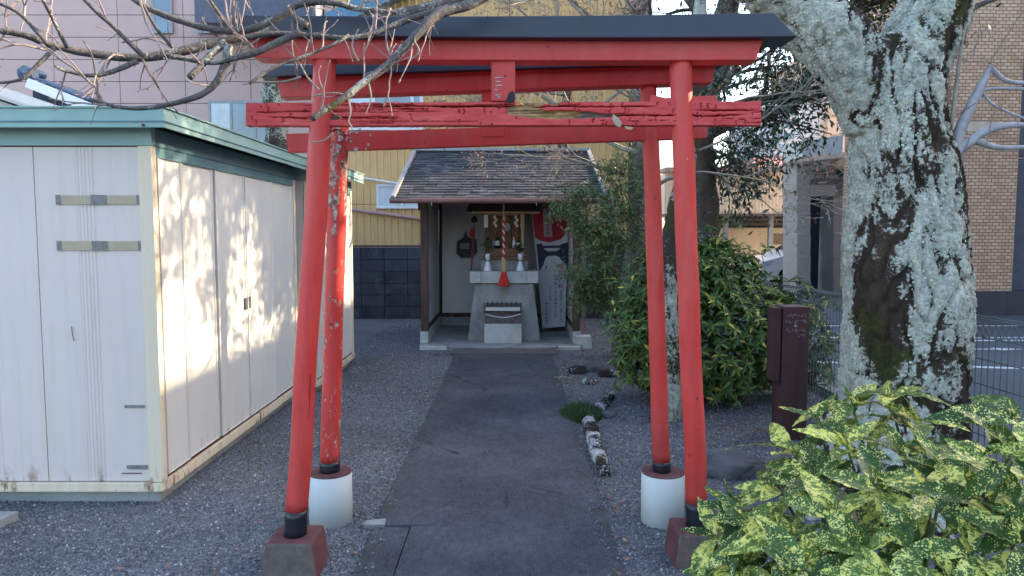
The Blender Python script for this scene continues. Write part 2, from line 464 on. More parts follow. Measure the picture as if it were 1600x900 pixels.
def m_brick():
    t = NT('tan_brick_tile')
    pv = t.nd('ShaderNodeCombineXYZ'); t.L.new(t.sep(0), pv.inputs[0]); t.L.new(t.sep(2), pv.inputs[1])
    n = t.nd('ShaderNodeTexBrick'); t.L.new(pv.outputs[0], n.inputs['Vector'])
    n.inputs['Scale'].default_value = 1.0; n.inputs['Brick Width'].default_value = .135; n.inputs['Row Height'].default_value = .066
    n.inputs['Mortar Size'].default_value = .0075; n.inputs['Mortar Smooth'].default_value = .1; n.inputs['Bias'].default_value = 0.0
    n.offset = 0.5
    n.inputs['Color1'].default_value = (.56, .33, .20, 1); n.inputs['Color2'].default_value = (.74, .50, .33, 1); n.inputs['Mortar'].default_value = (.19, .125, .095, 1)
    c = t.mix(.6, n.outputs[0], t.ramp(t.noise(1.2, 4), [(.3, .85), (.7, 1.1)]), 'MULTIPLY')
    t.bump(t.math('SUBTRACT', 1.0, n.outputs['Fac']), .5, .006)
    return t.out(c, .6, spec=.35)
MAT['brick'] = m_brick()
MAT['plinth'] = simple('dark_grey_plinth', (.075, .070, .080), .55, .15, 4)
MAT['stone_grey'] = simple('grey_granite_cladding', (.42, .43, .41), .45, .15, 20)
MAT['stone_blue'] = simple('blue_black_granite', (.020, .035, .075), .3, .3, 20)
MAT['stone_pale'] = simple('pale_stone_band', (.45, .47, .50), .5, .08)
MAT['peach'] = simple('tan_wall_tile', (.62, .44, .30), .7, .06)
MAT['offwhite'] = simple('offwhite_wall', (.58, .58, .57), .7, .06)
MAT['car_white'] = simple('white_car_paint', (.72, .73, .76), .2, .02, spec=.7)
MAT['rubber'] = simple('tyre_rubber', (.02, .02, .02), .8)
MAT['chrome'] = simple('metal_rim', (.5, .5, .52), .25, metal=.9)
MAT['lamp_red'] = simple('red_tail_lamp', (.35, .02, .02), .2)
MAT['fence'] = simple('dark_green_grey_wire', (.11, .125, .14), .5, .2)
MAT['text_white'] = simple('worn_white_lettering', (.42, .40, .44), .7, .3, 60)
MAT['text_red'] = simple('red_lettering', (.45, .02, .06), .6)
MAT['text_blue'] = simple('navy_lettering', (.03, .06, .16), .6)
MAT['board_white'] = simple('white_banner', (.50, .52, .58), .6, .04)
MAT['board_red'] = simple('crimson_banner_print', (.33, .010, .035), .6, .1)
MAT['board_navy'] = simple('navy_banner_print', (.015, .022, .05), .6, .2)
MAT['cloth_red'] = simple('red_cloth', (.55, .035, .03), .85, .2, 30)
MAT['cloth_white'] = simple('white_cloth', (.70, .69, .68), .85, .06, 30)
MAT['cloth_dark'] = simple('dark_mesh_cloth', (.075, .080, .085), .9, .3, 40)
MAT['ceramic'] = simple('white_ceramic', (.75, .76, .78), .25, .03)
MAT['bottle'] = simple('dark_green_bottle', (.01, .025, .015), .15)
MAT['gold'] = simple('gold_band', (.40, .28, .13), .5)
def m_bark(name, a, b, lich, lamt=.5, moss=.3, crack=1.0, lscale=9, cav=False):
    t = NT(name)
    n = t.noise(8, 7, .7, t.mapv((1, 1, .35))); f = t.noise(60, 5, .7)
    c = t.ramp(n, [(.3, a), (.7, b)])
    c = t.mix(t.ramp(f, [(.3, .0), (.7, .5)]), c, tuple(x * .35 for x in a))
    mo = t.noise(2.6, 5, .6, t.mapv(loc=(5, 5, 5)))
    c = t.mix(t.ramp(mo, [(.64 - moss * .3, 0), (.72 - moss * .3, .85)]), c, t_moss(t))
    big = t.noise(lscale * .28, 4, .6, t.mapv((1, 1, .6), loc=(1, 8, 2)))
    fine = t.noise(lscale * 4.2, 6, .78, dist=.3)
    m = t.math('ADD', t.math('MULTIPLY', big, .92) if not cav else .46, t.math('MULTIPLY', fine, .76))
    th = .90 - lamt * .09
    if cav: m = t.math('ADD', m, t.attr('ridge'))
    mask = t.ramp(m, [(th - .01, 0), (th + .012, 1)])
    lc = t.ramp(t.noise(26, 4, .7), [(.3, tuple(x * .52 for x in lich)), (.5, tuple(x * .85 for x in lich)), (.72, tuple(min(.8, x * 1.25) for x in lich))])
    c = t.mix(mask, c, lc)
    bb = t.bump(t.noise(22, 6, .75, t.mapv((1, 1, .4))), .9, .03)
    t.bump(t.math('ADD', t.math('MULTIPLY', mask, .6), f), .7, .012, bb)
    return t.out(c, .92, spec=.15)
def t_moss(t): return t.ramp(t.noise(40, 3), [(.3, (.030, .034, .010)), (.7, (.085, .088, .028))])
MAT['lichen_bark'] = m_bark('lichen_covered_bark', (.045, .033, .026), (.105, .075, .055), (.62, .62, .52), .95, .30, cav=True)
MAT['lichen_bark2'] = m_bark('lichen_spotted_bark', (.045, .036, .03), (.10, .08, .06), (.46, .48, .41), .45, .5)
MAT['grey_bark'] = m_bark('grey_bark', (.13, .115, .10), (.24, .215, .19), (.36, .38, .36), .35, .1)
MAT['brown_bark'] = m_bark('brown_bark', (.07, .05, .04), (.16, .12, .095), (.3, .3, .27), .15, .2)
MAT['branch_bark'] = m_bark('overhead_branch_bark', (.10, .090, .092), (.23, .21, .20), (.42, .42, .38), -.3, .05, lscale=30)
MAT['sucker_bark'] = simple('smooth_grey_shoot', (.34, .32, .33), .6, .25, 20, .3, .003, 80)
MAT['twig'] = simple('twig_bark', (.22, .17, .155), .7, .3, 30, 0)
MAT['twig_pale'] = simple('pale_twig_bark', (.27, .235, .19), .7, .35, 20, 0)
def m_leaf(name, stops, rough=.45, obj=False, trans=.0, spec=.5):
    t = NT(name); src = t.objrand() if obj else t.island()
    c = t.ramp(src, stops)
    c = t.mix(.5, c, t.ramp(t.noise(25, 3), [(.3, .75), (.7, 1.2)]), 'MULTIPLY')
    m = t.out(c, rough, spec=spec)
    if trans:
        tr = t.nd('ShaderNodeBsdfTranslucent'); t.L.new(c, tr.inputs[0]); mx = t.nd('ShaderNodeMixShader'); mx.inputs[0].default_value = trans
        o = t.N['Material Output']; t.L.new(t.b.outputs[0], mx.inputs[1]); t.L.new(tr.outputs[0], mx.inputs[2]); t.L.new(mx.outputs[0], o.inputs[0])
    return m
GREEN = [(0, (.026, .064, .017)), (.45, (.055, .112, .026)), (.8, (.125, .19, .040)), (.94, (.17, .21, .05)), (.965, (.46, .42, .07)), (1, (.60, .50, .09))]
MAT['leaf_shrub'] = m_leaf('glossy_shrub_leaf', GREEN, .42, False, .15, .3)
MAT['leaf_shrub_obj'] = m_leaf('glossy_shrub_leaf_near', GREEN, .42, True, .15, .3)
MAT['leaf_dark'] = m_leaf('dark_evergreen_leaf', [(0, (.010, .024, .012)), (.6, (.026, .050, .022)), (1, (.055, .085, .035))], .33, trans=.1)
MAT['leaf_thin'] = m_leaf('thin_green_leaf', [(0, (.045, .085, .025)), (.6, (.095, .150, .045)), (.92, (.17, .22, .07)), (1, (.28, .22, .10))], .5, trans=.2)
MAT['leaf_dry'] = m_leaf('dry_brown_leaf', [(0, (.13, .065, .045)), (.5, (.26, .14, .10)), (.8, (.38, .20, .14)), (1, (.48, .33, .20))], .8, trans=.3)
MAT['grass'] = m_leaf('moss_grass', [(0, (.018, .045, .012)), (1, (.06, .11, .03))], .7)
def m_aucuba():
    t = NT('spotted_laurel_leaf')
    r = t.objrand()
    g = t.ramp(r, [(0, (.030, .068, .018)), (.5, (.065, .120, .026)), (1, (.16, .22, .045))])
    g = t.mix(.8, g, t.ramp(t.noise(90, 4, .7), [(.3, .7), (.5, 1.05), (.7, 1.9)]), 'MULTIPLY')
    dots = t.voro(165, t.mapv((1, 1, 1))); dn = t.noise(26, 3)
    lim = t.math('MULTIPLY', t.math('SUBTRACT', dn, .30), 1.65)
    dm = t.math('MULTIPLY', t.math('SUBTRACT', lim, dots), 9.0, clamp=True)
    spl = t.math('ADD', t.math('ADD', t.noise(55, 4, .65, dist=.6), t.math('MULTIPLY', t.noise(9, 2), .35)), t.math('MULTIPLY', t.math('SUBTRACT', r, .4), .17))
    sm_ = t.ramp(spl, [(.775, 0), (.79, 1)])
    c = t.mix(t.math('MULTIPLY', dm, .85), g, (.84, .82, .26)); c = t.mix(sm_, c, t.ramp(t.noise(30, 2), [(.3, (.66, .62, .10)), (.7, (.90, .82, .24))]))
    t.bump(t.noise(45, 3), .15, .004)
    tr = t.nd('ShaderNodeBsdfTranslucent'); t.L.new(c, tr.inputs[0]); mx = t.nd('ShaderNodeMixShader'); mx.inputs[0].default_value = .25
    o = t.N['Material Output']; mt = t.out(c, .45, spec=.32)
    t.L.new(t.b.outputs[0], mx.inputs[1]); t.L.new(tr.outputs[0], mx.inputs[2]); t.L.new(mx.outputs[0], o.inputs[0])
    return mt
MAT['aucuba'] = m_aucuba()
MAT['green_stem'] = simple('green_stem', (.10, .15, .05), .5)
def m_rock():
    t = NT('dark_rock'); c = t.ramp(t.noise(6, 7, .7), [(.3, (.05, .05, .055)), (.7, (.13, .13, .14))]); t.bump(t.noise(14, 6, .7), .8, .03); return t.out(c, .9)
MAT['rock'] = m_rock()
MAT['root_bark'] = m_bark('lichen_white_root', (.030, .024, .022), (.07, .055, .05), (.62, .64, .66), .35, .2, lscale=12)
def m_block_red():
    t = NT('maroon_painted_concrete'); n = t.noise(5, 6, .7); z = t.sep(2)
    c = t.ramp(n, [(.3, (.085, .030, .032)), (.55, (.13, .050, .050)), (.75, (.17, .10, .09))])
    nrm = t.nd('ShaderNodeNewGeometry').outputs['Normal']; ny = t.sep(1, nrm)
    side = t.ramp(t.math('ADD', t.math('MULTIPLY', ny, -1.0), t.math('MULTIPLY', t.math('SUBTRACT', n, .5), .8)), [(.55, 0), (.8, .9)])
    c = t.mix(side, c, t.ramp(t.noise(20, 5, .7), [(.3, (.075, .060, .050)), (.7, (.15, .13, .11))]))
    t.bump(t.noise(50, 5, .7), .4, .005); return t.out(c, .75, spec=.3)
MAT['base_maroon'] = m_block_red()

def text_mesh(name, s, size, loc, mat, parent, rot=(R(90), 0, 0), align='CENTER', ext=.001, vertical=False):
    if vertical: s = "\n".join(s)
    cu = bpy.data.curves.new("t", 'FONT'); cu.body = s; cu.size = size; cu.extrude = ext; cu.align_x = align; cu.align_y = 'TOP' if vertical else 'CENTER'
    cu.space_line = .82; cu.resolution_u = 3
    o = bpy.data.objects.new("t", cu); COL.objects.link(o)
    dg = bpy.context.evaluated_depsgraph_get()
    me = bpy.data.meshes.new_from_object(o.evaluated_get(dg)); bpy.data.objects.remove(o)
    me.transform(Matrix.Translation(Vector(loc)) @ Matrix.Rotation(rot[2], 4, 'Z') @ Matrix.Rotation(rot[0], 4, 'X') @ Matrix.Rotation(rot[1], 4, 'Y'))
    me.materials.clear()
    return link_mesh(name, me, mat, parent)
# ------------------------------------------------------------ ground, path, road
m = MB(); m.box((-60, -8, -.30), (3.05, 40, 0.0)); g = m.build('ground', MAT['ground']); tag(g, kind='structure')
m = MB(); m.box((3.17, -20, -.30), (90, 120, -.06)); m.box((-60, 40.0, -.3), (3.17, 120, -.061)); tag(m.build('road', MAT['road']), kind='structure')
m = MB()
y = -8.0
while y < 16:
    m.box((3.053, y, -.25), (3.167, y + .592, .075)); y += .6
tag(m.build('kerb', MAT['concrete'], bevel=.008), kind='structure')
ln = bpy.data.objects.new('road_marking', None)
m = MB()
for (a, b, wdt) in (((5.0, 11.15), (30, 11.15), .10), ((5.0, 11.45), (30, 11.45), .10), ((4.2, 12.9), (12, 12.9), .09), ((3.6, 9.35), (9, 8.3), .12)):
    va, vb = Vector((*a, 0)), Vector((*b, 0)); d = (vb - va).normalized(); nn = Vector((-d.y, d.x, 0)) * wdt / 2
    m.add([va - nn + Vector((0, 0, -.056)), vb - nn + Vector((0, 0, -.056)), vb + nn + Vector((0, 0, -.056)), va + nn + Vector((0, 0, -.056))], [(0, 1, 2, 3)])
va = Vector((6.3, 10.3, -.056))
m.add([va, va + Vector((.55, -.02, 0)), va + Vector((.55, .06, 0)), va + Vector((0, .04, 0))], [(0, 1, 2, 3)])
m.add([va + Vector((.55, -.10, 0)), va + Vector((.95, .02, 0)), va + Vector((.55, .14, 0))], [(0, 1, 2)])
tag(m.build('road_marking', MAT['road_line']), kind='structure')

pr = thing('path', None, None, (-.11, 4, 0)); pr['kind'] = 'structure'
ys = [-1.0, 3.86, 8.15, 9.42]
for a, b in zip(ys[:-1], ys[1:]):
    m = MB(); nx, ny = 12, 40
    top = []
    xl, xr = -.545 if b < 3.9 else -.74, .525
    for j in range(ny + 1):
        for i in range(nx + 1):
            x = xl + (xr - xl) * i / nx; yy = a + .0015 + (b - a - .003) * j / ny
            e = (mnoise.noise(Vector((yy * 1.7, 1 if i == 0 else 9, 0))) * .02) if i in (0, nx) else 0
            z = .022 + mnoise.noise(Vector((x * 2.2, yy * 1.4, 3))) * .006
            if i in (0, nx): z -= .008
            top.append((x + e, yy, z))
    n0 = len(top); vs = top + [(v[0], v[1], -.05) for v in top]
    fs = [(j * (nx + 1) + i, j * (nx + 1) + i + 1, (j + 1) * (nx + 1) + i + 1, (j + 1) * (nx + 1) + i) for j in range(ny) for i in range(nx)]
    ring = [i for i in range(nx + 1)] + [j * (nx + 1) + nx for j in range(1, ny + 1)] + [ny * (nx + 1) + i for i in range(nx - 1, -1, -1)] + [j * (nx + 1) for j in range(ny - 1, 0, -1)]
    for k in range(len(ring)):
        p, q = ring[k], ring[(k + 1) % len(ring)]; fs.append((p, q, q + n0, p + n0))
    m.add(vs, fs); m.build('slab', MAT['path'], pr)
for a, b in ((-1, 1.9), (1.9, 3.84)):
    m = MB(); m.box((-.735, a + .003, -.05), (-.553, b - .003, .020), .003); m.build('slab', MAT['path'], pr)
m = MB(); m.box((-.80, 9.425, -.05), (.60, 9.83, .030), .004); m.build('slab', concrete('apron', (.12, .125, .13)), pr)
# pale broken chip beside the edge strip
m = MB(); m.box((-.80, 3.86, -.02), (-.69, 3.92, .030), .008); tag(m.build('concrete_chip', MAT['concrete'], bevel=.004), 'small pale concrete chip at the left edge of the path beside the white pillar base', 'stone')

# gravel
def gravel(n, y0, y1, size, power):
    u = rng.random(n); yy = (y0 ** power + u * (y1 ** power - y0 ** power)) ** (1 / power)
    lim = .76 * yy + .4
    xx = (rng.random(n) * 2 - 1) * lim
    ok = (xx < 3.03) & ~((xx > -.745) & (xx < .53) & (yy < 9.42) & ~((np.minimum(xx + .745, .53 - xx) < .09) & (rng.random(n) < .16))) & ~((xx < -2.1) & (yy > 4.3)) & ~((xx > -1.25) & (xx < .95) & (yy > 9.6)) & (yy < 13.4)
    xx, yy = xx[ok], yy[ok]; k = len(xx)
    s = size * (0.55 + rng.random(k) * .9) * (.75 + .5 * (yy / y1))
    Q = rng.normal(size=(k, 3, 3)); Q, _ = np.linalg.qr(Q)
    sc = np.stack([s * rng.uniform(.8, 1.3, k), s * rng.uniform(.7, 1.1, k), s * rng.uniform(.45, .8, k)], 1)
    Mt = Q * sc[:, None, :]
    pos = np.stack([xx, yy, s * .18 + rng.random(k) * s * .3 + np.where((xx > -.745) & (xx < .53) & (yy < 9.42), .022, 0)], 1)
    tv = [(1, 0, 0), (-1, 0, 0), (0, 1, 0), (0, -1, 0), (0, 0, 1), (0, 0, -1)]
    tf = [(0, 2, 4), (2, 1, 4), (1, 3, 4), (3, 0, 4), (2, 0, 5), (1, 2, 5), (3, 1, 5), (0, 3, 5)]
    return scatter(tv, tf, pos, Mt)
me = gravel(210000, 2.2, 13.3, .0068, .55)
tag(link_mesh('gravel', me, MAT['gravel']), kind='stuff')

# ------------------------------------------------------------ front torii
def pillar(name, parent, a, b, ra, rb, mat, bumps=1.0, seed=0, n=28, rings=46, zband=None):
    """slightly uneven round post from a up to b"""
    a = Vector(a); b = Vector(b); vs = []; fs = []
    for j in range(rings + 1):
        t = j / rings; c = a.lerp(b, t); r = ra + (rb - ra) * t
        c = c + Vector((mnoise.noise(Vector((t * 4 * bumps, seed, 0))), mnoise.noise(Vector((t * 4, seed + 9, 5))), 0)) * .007 * bumps
        for k in range(n):
            an = 2 * math.pi * k / n
            rr = r * (1 + .03 * bumps * mnoise.noise(Vector((math.cos(an) * 1.1, math.sin(an) * 1.1 + seed, t * 9))))
            vs.append((c.x + rr * math.cos(an), c.y + rr * math.sin(an), c.z))
    for j in range(rings):
        for k in range(n):
            k2 = (k + 1) % n; fs.append((j * n + k, j * n + k2, (j + 1) * n + k2, (j + 1) * n + k))
    fs += [tuple(reversed(range(n))), tuple(rings * n + k for k in range(n))]
    m = MB(); m.add(vs, fs); return m.build(name, mat, parent, smooth=True)

YL, YR = 3.40, 3.50
def yf(px): return YL + (YR - YL) * (px - 461) / 629.0
ft = thing('torii_gate', 'front red torii gate with a thick black top cap and a cracked peeling lower beam', 'torii gate', (0, 3.45, 0))
def frust(c, w0, w1, h, mat, parent, name='base_block'):
    m = MB(); x, y = c
    vs = [(x - w0, y - w0, -.02), (x + w0, y - w0, -.02), (x + w0, y + w0, -.02), (x - w0, y + w0, -.02), (x - w1, y - w1, h), (x + w1, y - w1, h), (x + w1, y + w1, h), (x - w1, y + w1, h)]
    m.hexa([(a + random.uniform(-.006, .006), b + random.uniform(-.006, .006), c_) for a, b, c_ in vs])
    return m.build(name, mat, parent, bevel=.014)
zb = .165
pl0 = W(461, 833, YL); pl1 = W(508, 92, YL); prr0 = W(1089, 818, YR); prr1 = W(1063, 92, YR)
for p0 in (pl0, prr0): frust((p0.x, p0.y + .01), .136, .110, zb, MAT['base_maroon'], ft)
for p0, p1, sd_ in ((pl0, pl1, 1), (prr0, prr1, 5)):
    p0 = Vector((p0.x, p0.y, zb - .004)); d = (p1 - p0) / (p1.z - p0.z)
    zc = zb + .122
    pc = p0 + d * .126
    po = pillar('pillar', ft, pc, p1, .052, .0505, MAT['red'], 1.0, sd_)
    pillar('black_band', po, p0, pc, .0535, .0525, MAT['black_paint'], .5, sd_, rings=4)

def beam_between(a, b, ya, yb, name, parent, mat, depth, curve=0.0, nx=40, slant=(0, 0), bev=.004):
    """a,b: (px_top, py_top, py_bottom) measured at each end; the beam is a real box of the given depth"""
    m = MB(); vs = []; n = nx
    for i in range(n + 1):
        t = i / n
        pa_t, pa_b = W(a[0], a[1], ya), W(a[0] + slant[0], a[2], ya); pb_t, pb_b = W(b[0], b[1], yb), W(b[0] + slant[1], b[2], yb)
        T = pa_t.lerp(pb_t, t); B = pa_b.lerp(pb_b, t)
        c = curve * (1 - (2 * t - 1) ** 2)
        for P_, off in ((B, 0), (T, 0), (T, depth), (B, depth)):
            vs.append((P_.x, P_.y - depth / 2 + off, P_.z - c))
    fs = [(0, 3, 2, 1)] + [(i * 4 + k, i * 4 + (k + 1) % 4, (i + 1) * 4 + (k + 1) % 4, (i + 1) * 4 + k) for i in range(n) for k in range(4)] + [(n * 4, n * 4 + 1, n * 4 + 2, n * 4 + 3)]
    m.add(vs, fs); return m.build(name, mat, parent, bevel=bev)
# photo measures are of the front face: its own distance is half a depth nearer
dk = .115
beam_between((390, 59, 95), (1187, 64, 98), yf(390), yf(1187), 'upper_beam', ft, MAT['red'], dk, 0.006, slant=(14, -12))
# black roof-like cap: wider than the beam, ends cut on the slant
def cap(name, parent, mat, tl, bl, tr, br, ya, yb, depth, curve, n=40, peak=.02):
    m = MB(); vs = []
    Tl, Bl, Tr, Br = W(*tl, ya), W(*bl, ya), W(*tr, yb), W(*br, yb)
    for i in range(n + 1):
        t = i / n; T = Tl.lerp(Tr, t); B = Bl.lerp(Br, t); c = curve * (1 - (2 * t - 1) ** 2)
        for P_, off, dz in ((B, -depth / 2, 0), (T, -depth / 2, 0), (T, 0, peak), (T, depth / 2, 0), (B, depth / 2, 0)):
            vs.append((P_.x, P_.y + off, P_.z - c + dz))
    k5 = 5
    fs = [tuple(reversed(range(5)))] + [(i * 5 + k, i * 5 + (k + 1) % 5, (i + 1) * 5 + (k + 1) % 5, (i + 1) * 5 + k) for i in range(n) for k in range(5)] + [tuple(n * 5 + k for k in range(5))]
    m.add(vs, fs); return m.build(name, mat, parent, bevel=.003)
cap('top_cap', ft, MAT['blue_cap'], (383, 34), (352, 62), (1197, 30), (1233, 66), yf(370) - .01, yf(1215) - .01, .205, .010)
m = MB(); cks = [W(484, 585, 3.35), W(483, 615, 3.35), W(481, 650, 3.35), W(477, 690, 3.35)]
m.tube([Vector((q.x, 3.4 - math.sqrt(max(0, .0522 ** 2 - (q.x - (pl0 + (pl1 - pl0) * ((q.z - pl0.z) / (pl1.z - pl0.z))).x) ** 2)), q.z)) for q in cks], .0016, 4); m.build('crack', MAT['beam_dark'], ft)
m = MB(); A = W(768, 97, 3.45); B = W(805, 160, 3.45); m.box((A.x, 3.41, B.z), (B.x, 3.49, A.z + .02)); stt = m.build('strut', MAT['red_dull'], ft, bevel=.003)
m = MB(); q = W(797, 148, 3.405)
m.add([(q.x - .022, 3.4065, q.z - .033), (q.x + .022, 3.4065, q.z - .033), (q.x + .022, 3.4065, q.z + .004), (q.x + .010, 3.4065, q.z + .020), (q.x - .006, 3.4065, q.z + .006)], [(0, 1, 2, 3, 4)])
m.prism([(q.x - .02, q.z - .030), (q.x + .021, q.z - .030), (q.x + .020, q.z + .006), (q.x + .008, q.z + .020)], .004, 'y', 3.4045)
m.build('broken_corner', MAT['beam_dark'], stt)
m = MB()
for (ax, ay, ln_) in ((774, 122, 12), (774, 128, 9), (774, 134, 11), (773, 141, 5), (774, 149, 9), (777, 152, 5)):
    a = W(ax, ay, 3.408); b = W(ax + ln_, ay - 1, 3.408); m.bar(a, b, .003, .004)
m.build('faded_writing', MAT['text_white'], stt)

# cracked lower beam: one board whose face is split, chipped and hollowed
def cracked_beam(name, parent, a, b, ya, yb, depth, mat):
    NX, NZ = 620, 40
    cr = []
    random.seed(11)
    for k in range(20):
        u0 = random.random(); L = random.uniform(.05, .34); z0 = random.uniform(.06, .94)
        cr.append((u0, u0 + L, z0, random.uniform(.005, .013), random.uniform(.010, .024), random.random() * 50))
    cr += [(.03, .30, .36, .018, .03, 3), (.60, .98, .42, .022, .032, 7), (.86, 1.0, .63, .022, .03, 9), (.20, .56, .84, .016, .03, 12), (.34, .80, .80, .020, .03, 21), (.50, .62, .55, .04, .034, 23), (0, .22, .60, .016, .02, 31)]
    vt = [(random.random(), random.random(), random.uniform(.08, .30), random.uniform(.0007, .0014), random.uniform(.008, .016)) for _ in range(80)]
    V = np.zeros(((NX + 1) * (NZ + 1), 3)); bare = np.zeros(len(V)); crk = np.zeros(len(V))
    At, Ab, Bt, Bb = W(a[0], a[1], ya), W(a[0], a[2], ya), W(b[0], b[1], yb), W(b[0], b[2], yb)
    k = 0
    for i in range(NX + 1):
        u = i / NX; T = At.lerp(Bt, u); Bm = Ab.lerp(Bb, u)
        for j in range(NZ + 1):
            w = j / NZ; P_ = Bm.lerp(T, w); d = 0.0; c = 0.0
            for (u0, u1, z0, wd_, dp, s) in cr:
                if u0 < u < u1:
                    f = min(1, (u - u0) / .03, (u1 - u) / .03)
                    zz = z0 + .055 * mnoise.noise(Vector((u * 14, s, 0))) + .02 * mnoise.noise(Vector((u * 90, s, 4)))
                    e = abs(w - zz) / (wd_ * f * (1 + .8 * mnoise.noise(Vector((u * 40, s, 8)))) + 1e-5)
                    if e < 1.6: d = max(d, dp * f * min(1, 1.6 - e)); c = max(c, min(1, (1.6 - e) * 1.2) * f)
            for (uu, z0, hz, wd_, dp) in vt:
                if abs(u - uu) < .004:
                    x_ = uu + .0025 * mnoise.noise(Vector((w * 9, uu * 50, 2))); e = abs(u - x_) / wd_
                    if abs(w - z0) < hz / 2 and e < 1.6: d = max(d, dp * min(1, 1.6 - e)); c = max(c, min(1, (1.6 - e)) * .55)
            # hollow of bare wood in the middle right
            h = 0.0
            for (cu, cw, ru, rw) in ((.600, .45, .090, .17), (.530, .62, .035, .30), (.66, .42, .055, .10), (.165, .36, .012, .12)):
                e = ((u - cu) / ru) ** 2 + ((w - cw) / rw) ** 2 + .55 * mnoise.noise(Vector((u * 30, w * 4, 1)))
                h = max(h, min(1, max(0, 1.15 - e) * 2.5))
            if .515 < u < .60: # chipped top edge
                h = max(h, min(1, max(0, (w - .84 - .1 * mnoise.noise(Vector((u * 60, 0, 0)))) * 14)))
            d = max(d, h * .022 * (1 + .4 * mnoise.noise(Vector((u * 40, w * 12, 0)))))
            if h > .5: c *= .5
            blk = mnoise.noise(Vector((u * 24, w * 2.6, 5)))
            d += .0035 * blk + .001 * mnoise.noise(Vector((u * 200, w * 10, 5)))
            edge = 0.0
            if j == NZ: edge = -.006 * max(0, mnoise.noise(Vector((u * 45, 3, 3)))) - .004 * abs(mnoise.noise(Vector((u * 150, 3, 3)))) - (.012 if h > .5 else 0)
            if j == 0: edge = .004 * abs(mnoise.noise(Vector((u * 60, 8, 3))))
            V[k] = (P_.x, P_.y - depth / 2 + d, P_.z + edge); bare[k] = h; crk[k] = c; k += 1
    Fq = []
    for i in range(NX):
        for j in range(NZ):
            p = i * (NZ + 1) + j; Fq.append((p, p + NZ + 1, p + NZ + 2, p + 1))
    # plain back, top and bottom
    extra = []; n0 = len(V)
    for i in range(NX + 1):
        for j in (0, NZ):
            v = V[i * (NZ + 1) + j]; extra.append((v[0], ya + (yb - ya) * i / NX + depth / 2, v[2]))
    V = np.vstack([V, np.array(extra)])
    for i in range(NX):
        f0, f1 = i * (NZ + 1), (i + 1) * (NZ + 1); b0, b1 = n0 + i * 2, n0 + (i + 1) * 2
        Fq += [(f0, b0, b1, f1), (f0 + NZ, f1 + NZ, b1 + 1, b0 + 1), (b0, b0 + 1, b1 + 1, b1)]
    for j in range(NZ):
        pass
    me = np_mesh(V, np.array(Fq))
    for nm, arr in (('bare', bare), ('crack', crk)):
        at = me.attributes.new(nm, 'FLOAT', 'POINT'); at.data.foreach_set('value', np.concatenate([arr, np.zeros(len(V) - len(arr))]).astype(np.float32))
    bm = bmesh.new(); bm.from_mesh(me)
    bmesh.ops.holes_fill(bm, edges=[e for e in bm.edges if e.is_boundary], sides=0)
    bmesh.ops.recalc_face_normals(bm, faces=bm.faces); bm.to_mesh(me); bm.free()
    return link_mesh(name, me, mat, parent)
nb = cracked_beam('lower_beam', ft, (388, 162, 198), (1186, 160, 197), yf(388), yf(1186), .062, MAT['nuki'])
# raised splinters and a sliver lying on top of the board
sp_ = MB(); random.seed(4)
def slab_px(m, pts, y, th):
    P_ = [W(px, py, y) for px, py in pts]; m.prism([(p.x, p.z) for p in P_], th, 'y', y)
slab_px(sp_, [(1018, 148), (1040, 153), (1118, 149), (1122, 160), (1052, 162), (1016, 159)], 3.475, .02)
sp_.build('splinter', MAT['red_dull'], nb)
m = MB(); slab_px(m, [(958, 178), (966, 184), (972, 192), (969, 199), (962, 196), (956, 186)], 3.418, .006); slab_px(m, [(976, 197), (990, 199), (986, 203), (978, 201)], 3.42, .005)
m.build('peeled_flake', MAT['cream_wood'], nb)

# ------------------------------------------------------------ rear torii
YB = 3.97
rt = thing('torii_gate', 'rear red torii gate sagging to the left with peeling left post on white pipe footings', 'torii gate', (0, YB, 0))
for px, top in ((516, 738), (1036, 735)):
    c = W(px, top, YB); zt = .275; n = 40
    m = MB(); m.lathe([(.117, -.02), (.118, zt - .004), (.116, zt)], (c.x, YB, 0), 44)
    o = m.build('footing_pipe', MAT['white_pipe'], rt, smooth=False)
    for p in o.data.polygons: p.use_smooth = abs(p.normal.z) < .5
    m = MB(); m.lathe([(.1165, zt + .001), (.1165, zt + .006), (.112, zt + .009), (0.01, zt + .010)], (c.x, YB, 0), 40); m.build('footing_top', MAT['base_maroon'], o)
pa, pb = W(515, 738, YB), W(531, 150, YB)
ra_, rb_ = W(1034, 735, YB), W(1014, 130, YB)
for p0, p1, r0, r1, mt, s in ((pa, pb, .054, .050, 'red_peeled', 3), (ra_, rb_, .048, .043, 'red_dull', 8)):
    p0 = Vector((p0.x, p0.y, .28)); d = (p1 - p0) / (p1.z - p0.z); pc = p0 + d * .062
    po = pillar('pillar', rt, pc, p1, r0, r1, MAT[mt], .9, s); pillar('black_band', po, p0, pc, r0 + .002, r0 + .001, MAT['black_paint'], .5, s, rings=3)
beam_between((437, 122, 155), (1114, 101, 132), YB - 0, YB, 'upper_beam', rt, MAT['red_dull'], .11, .0, slant=(6, -5))
cap('top_cap', rt, MAT['blue_cap'], (436, 109), (415, 126), (1106, 88), (1130, 103), YB - .01, YB - .01, .19, .0)
beam_between((449, 210, 239), (1106, 189, 217), YB, YB, 'lower_beam', rt, MAT['red_dull'], .060, slant=(4, -4))
m = MB(); A = W(753, 128, YB); B = W(787, 215, YB); m.box((A.x, YB - .037, B.z), (B.x, YB + .037, A.z)); m.build('strut', MAT['red_dull'], rt, bevel=.003)
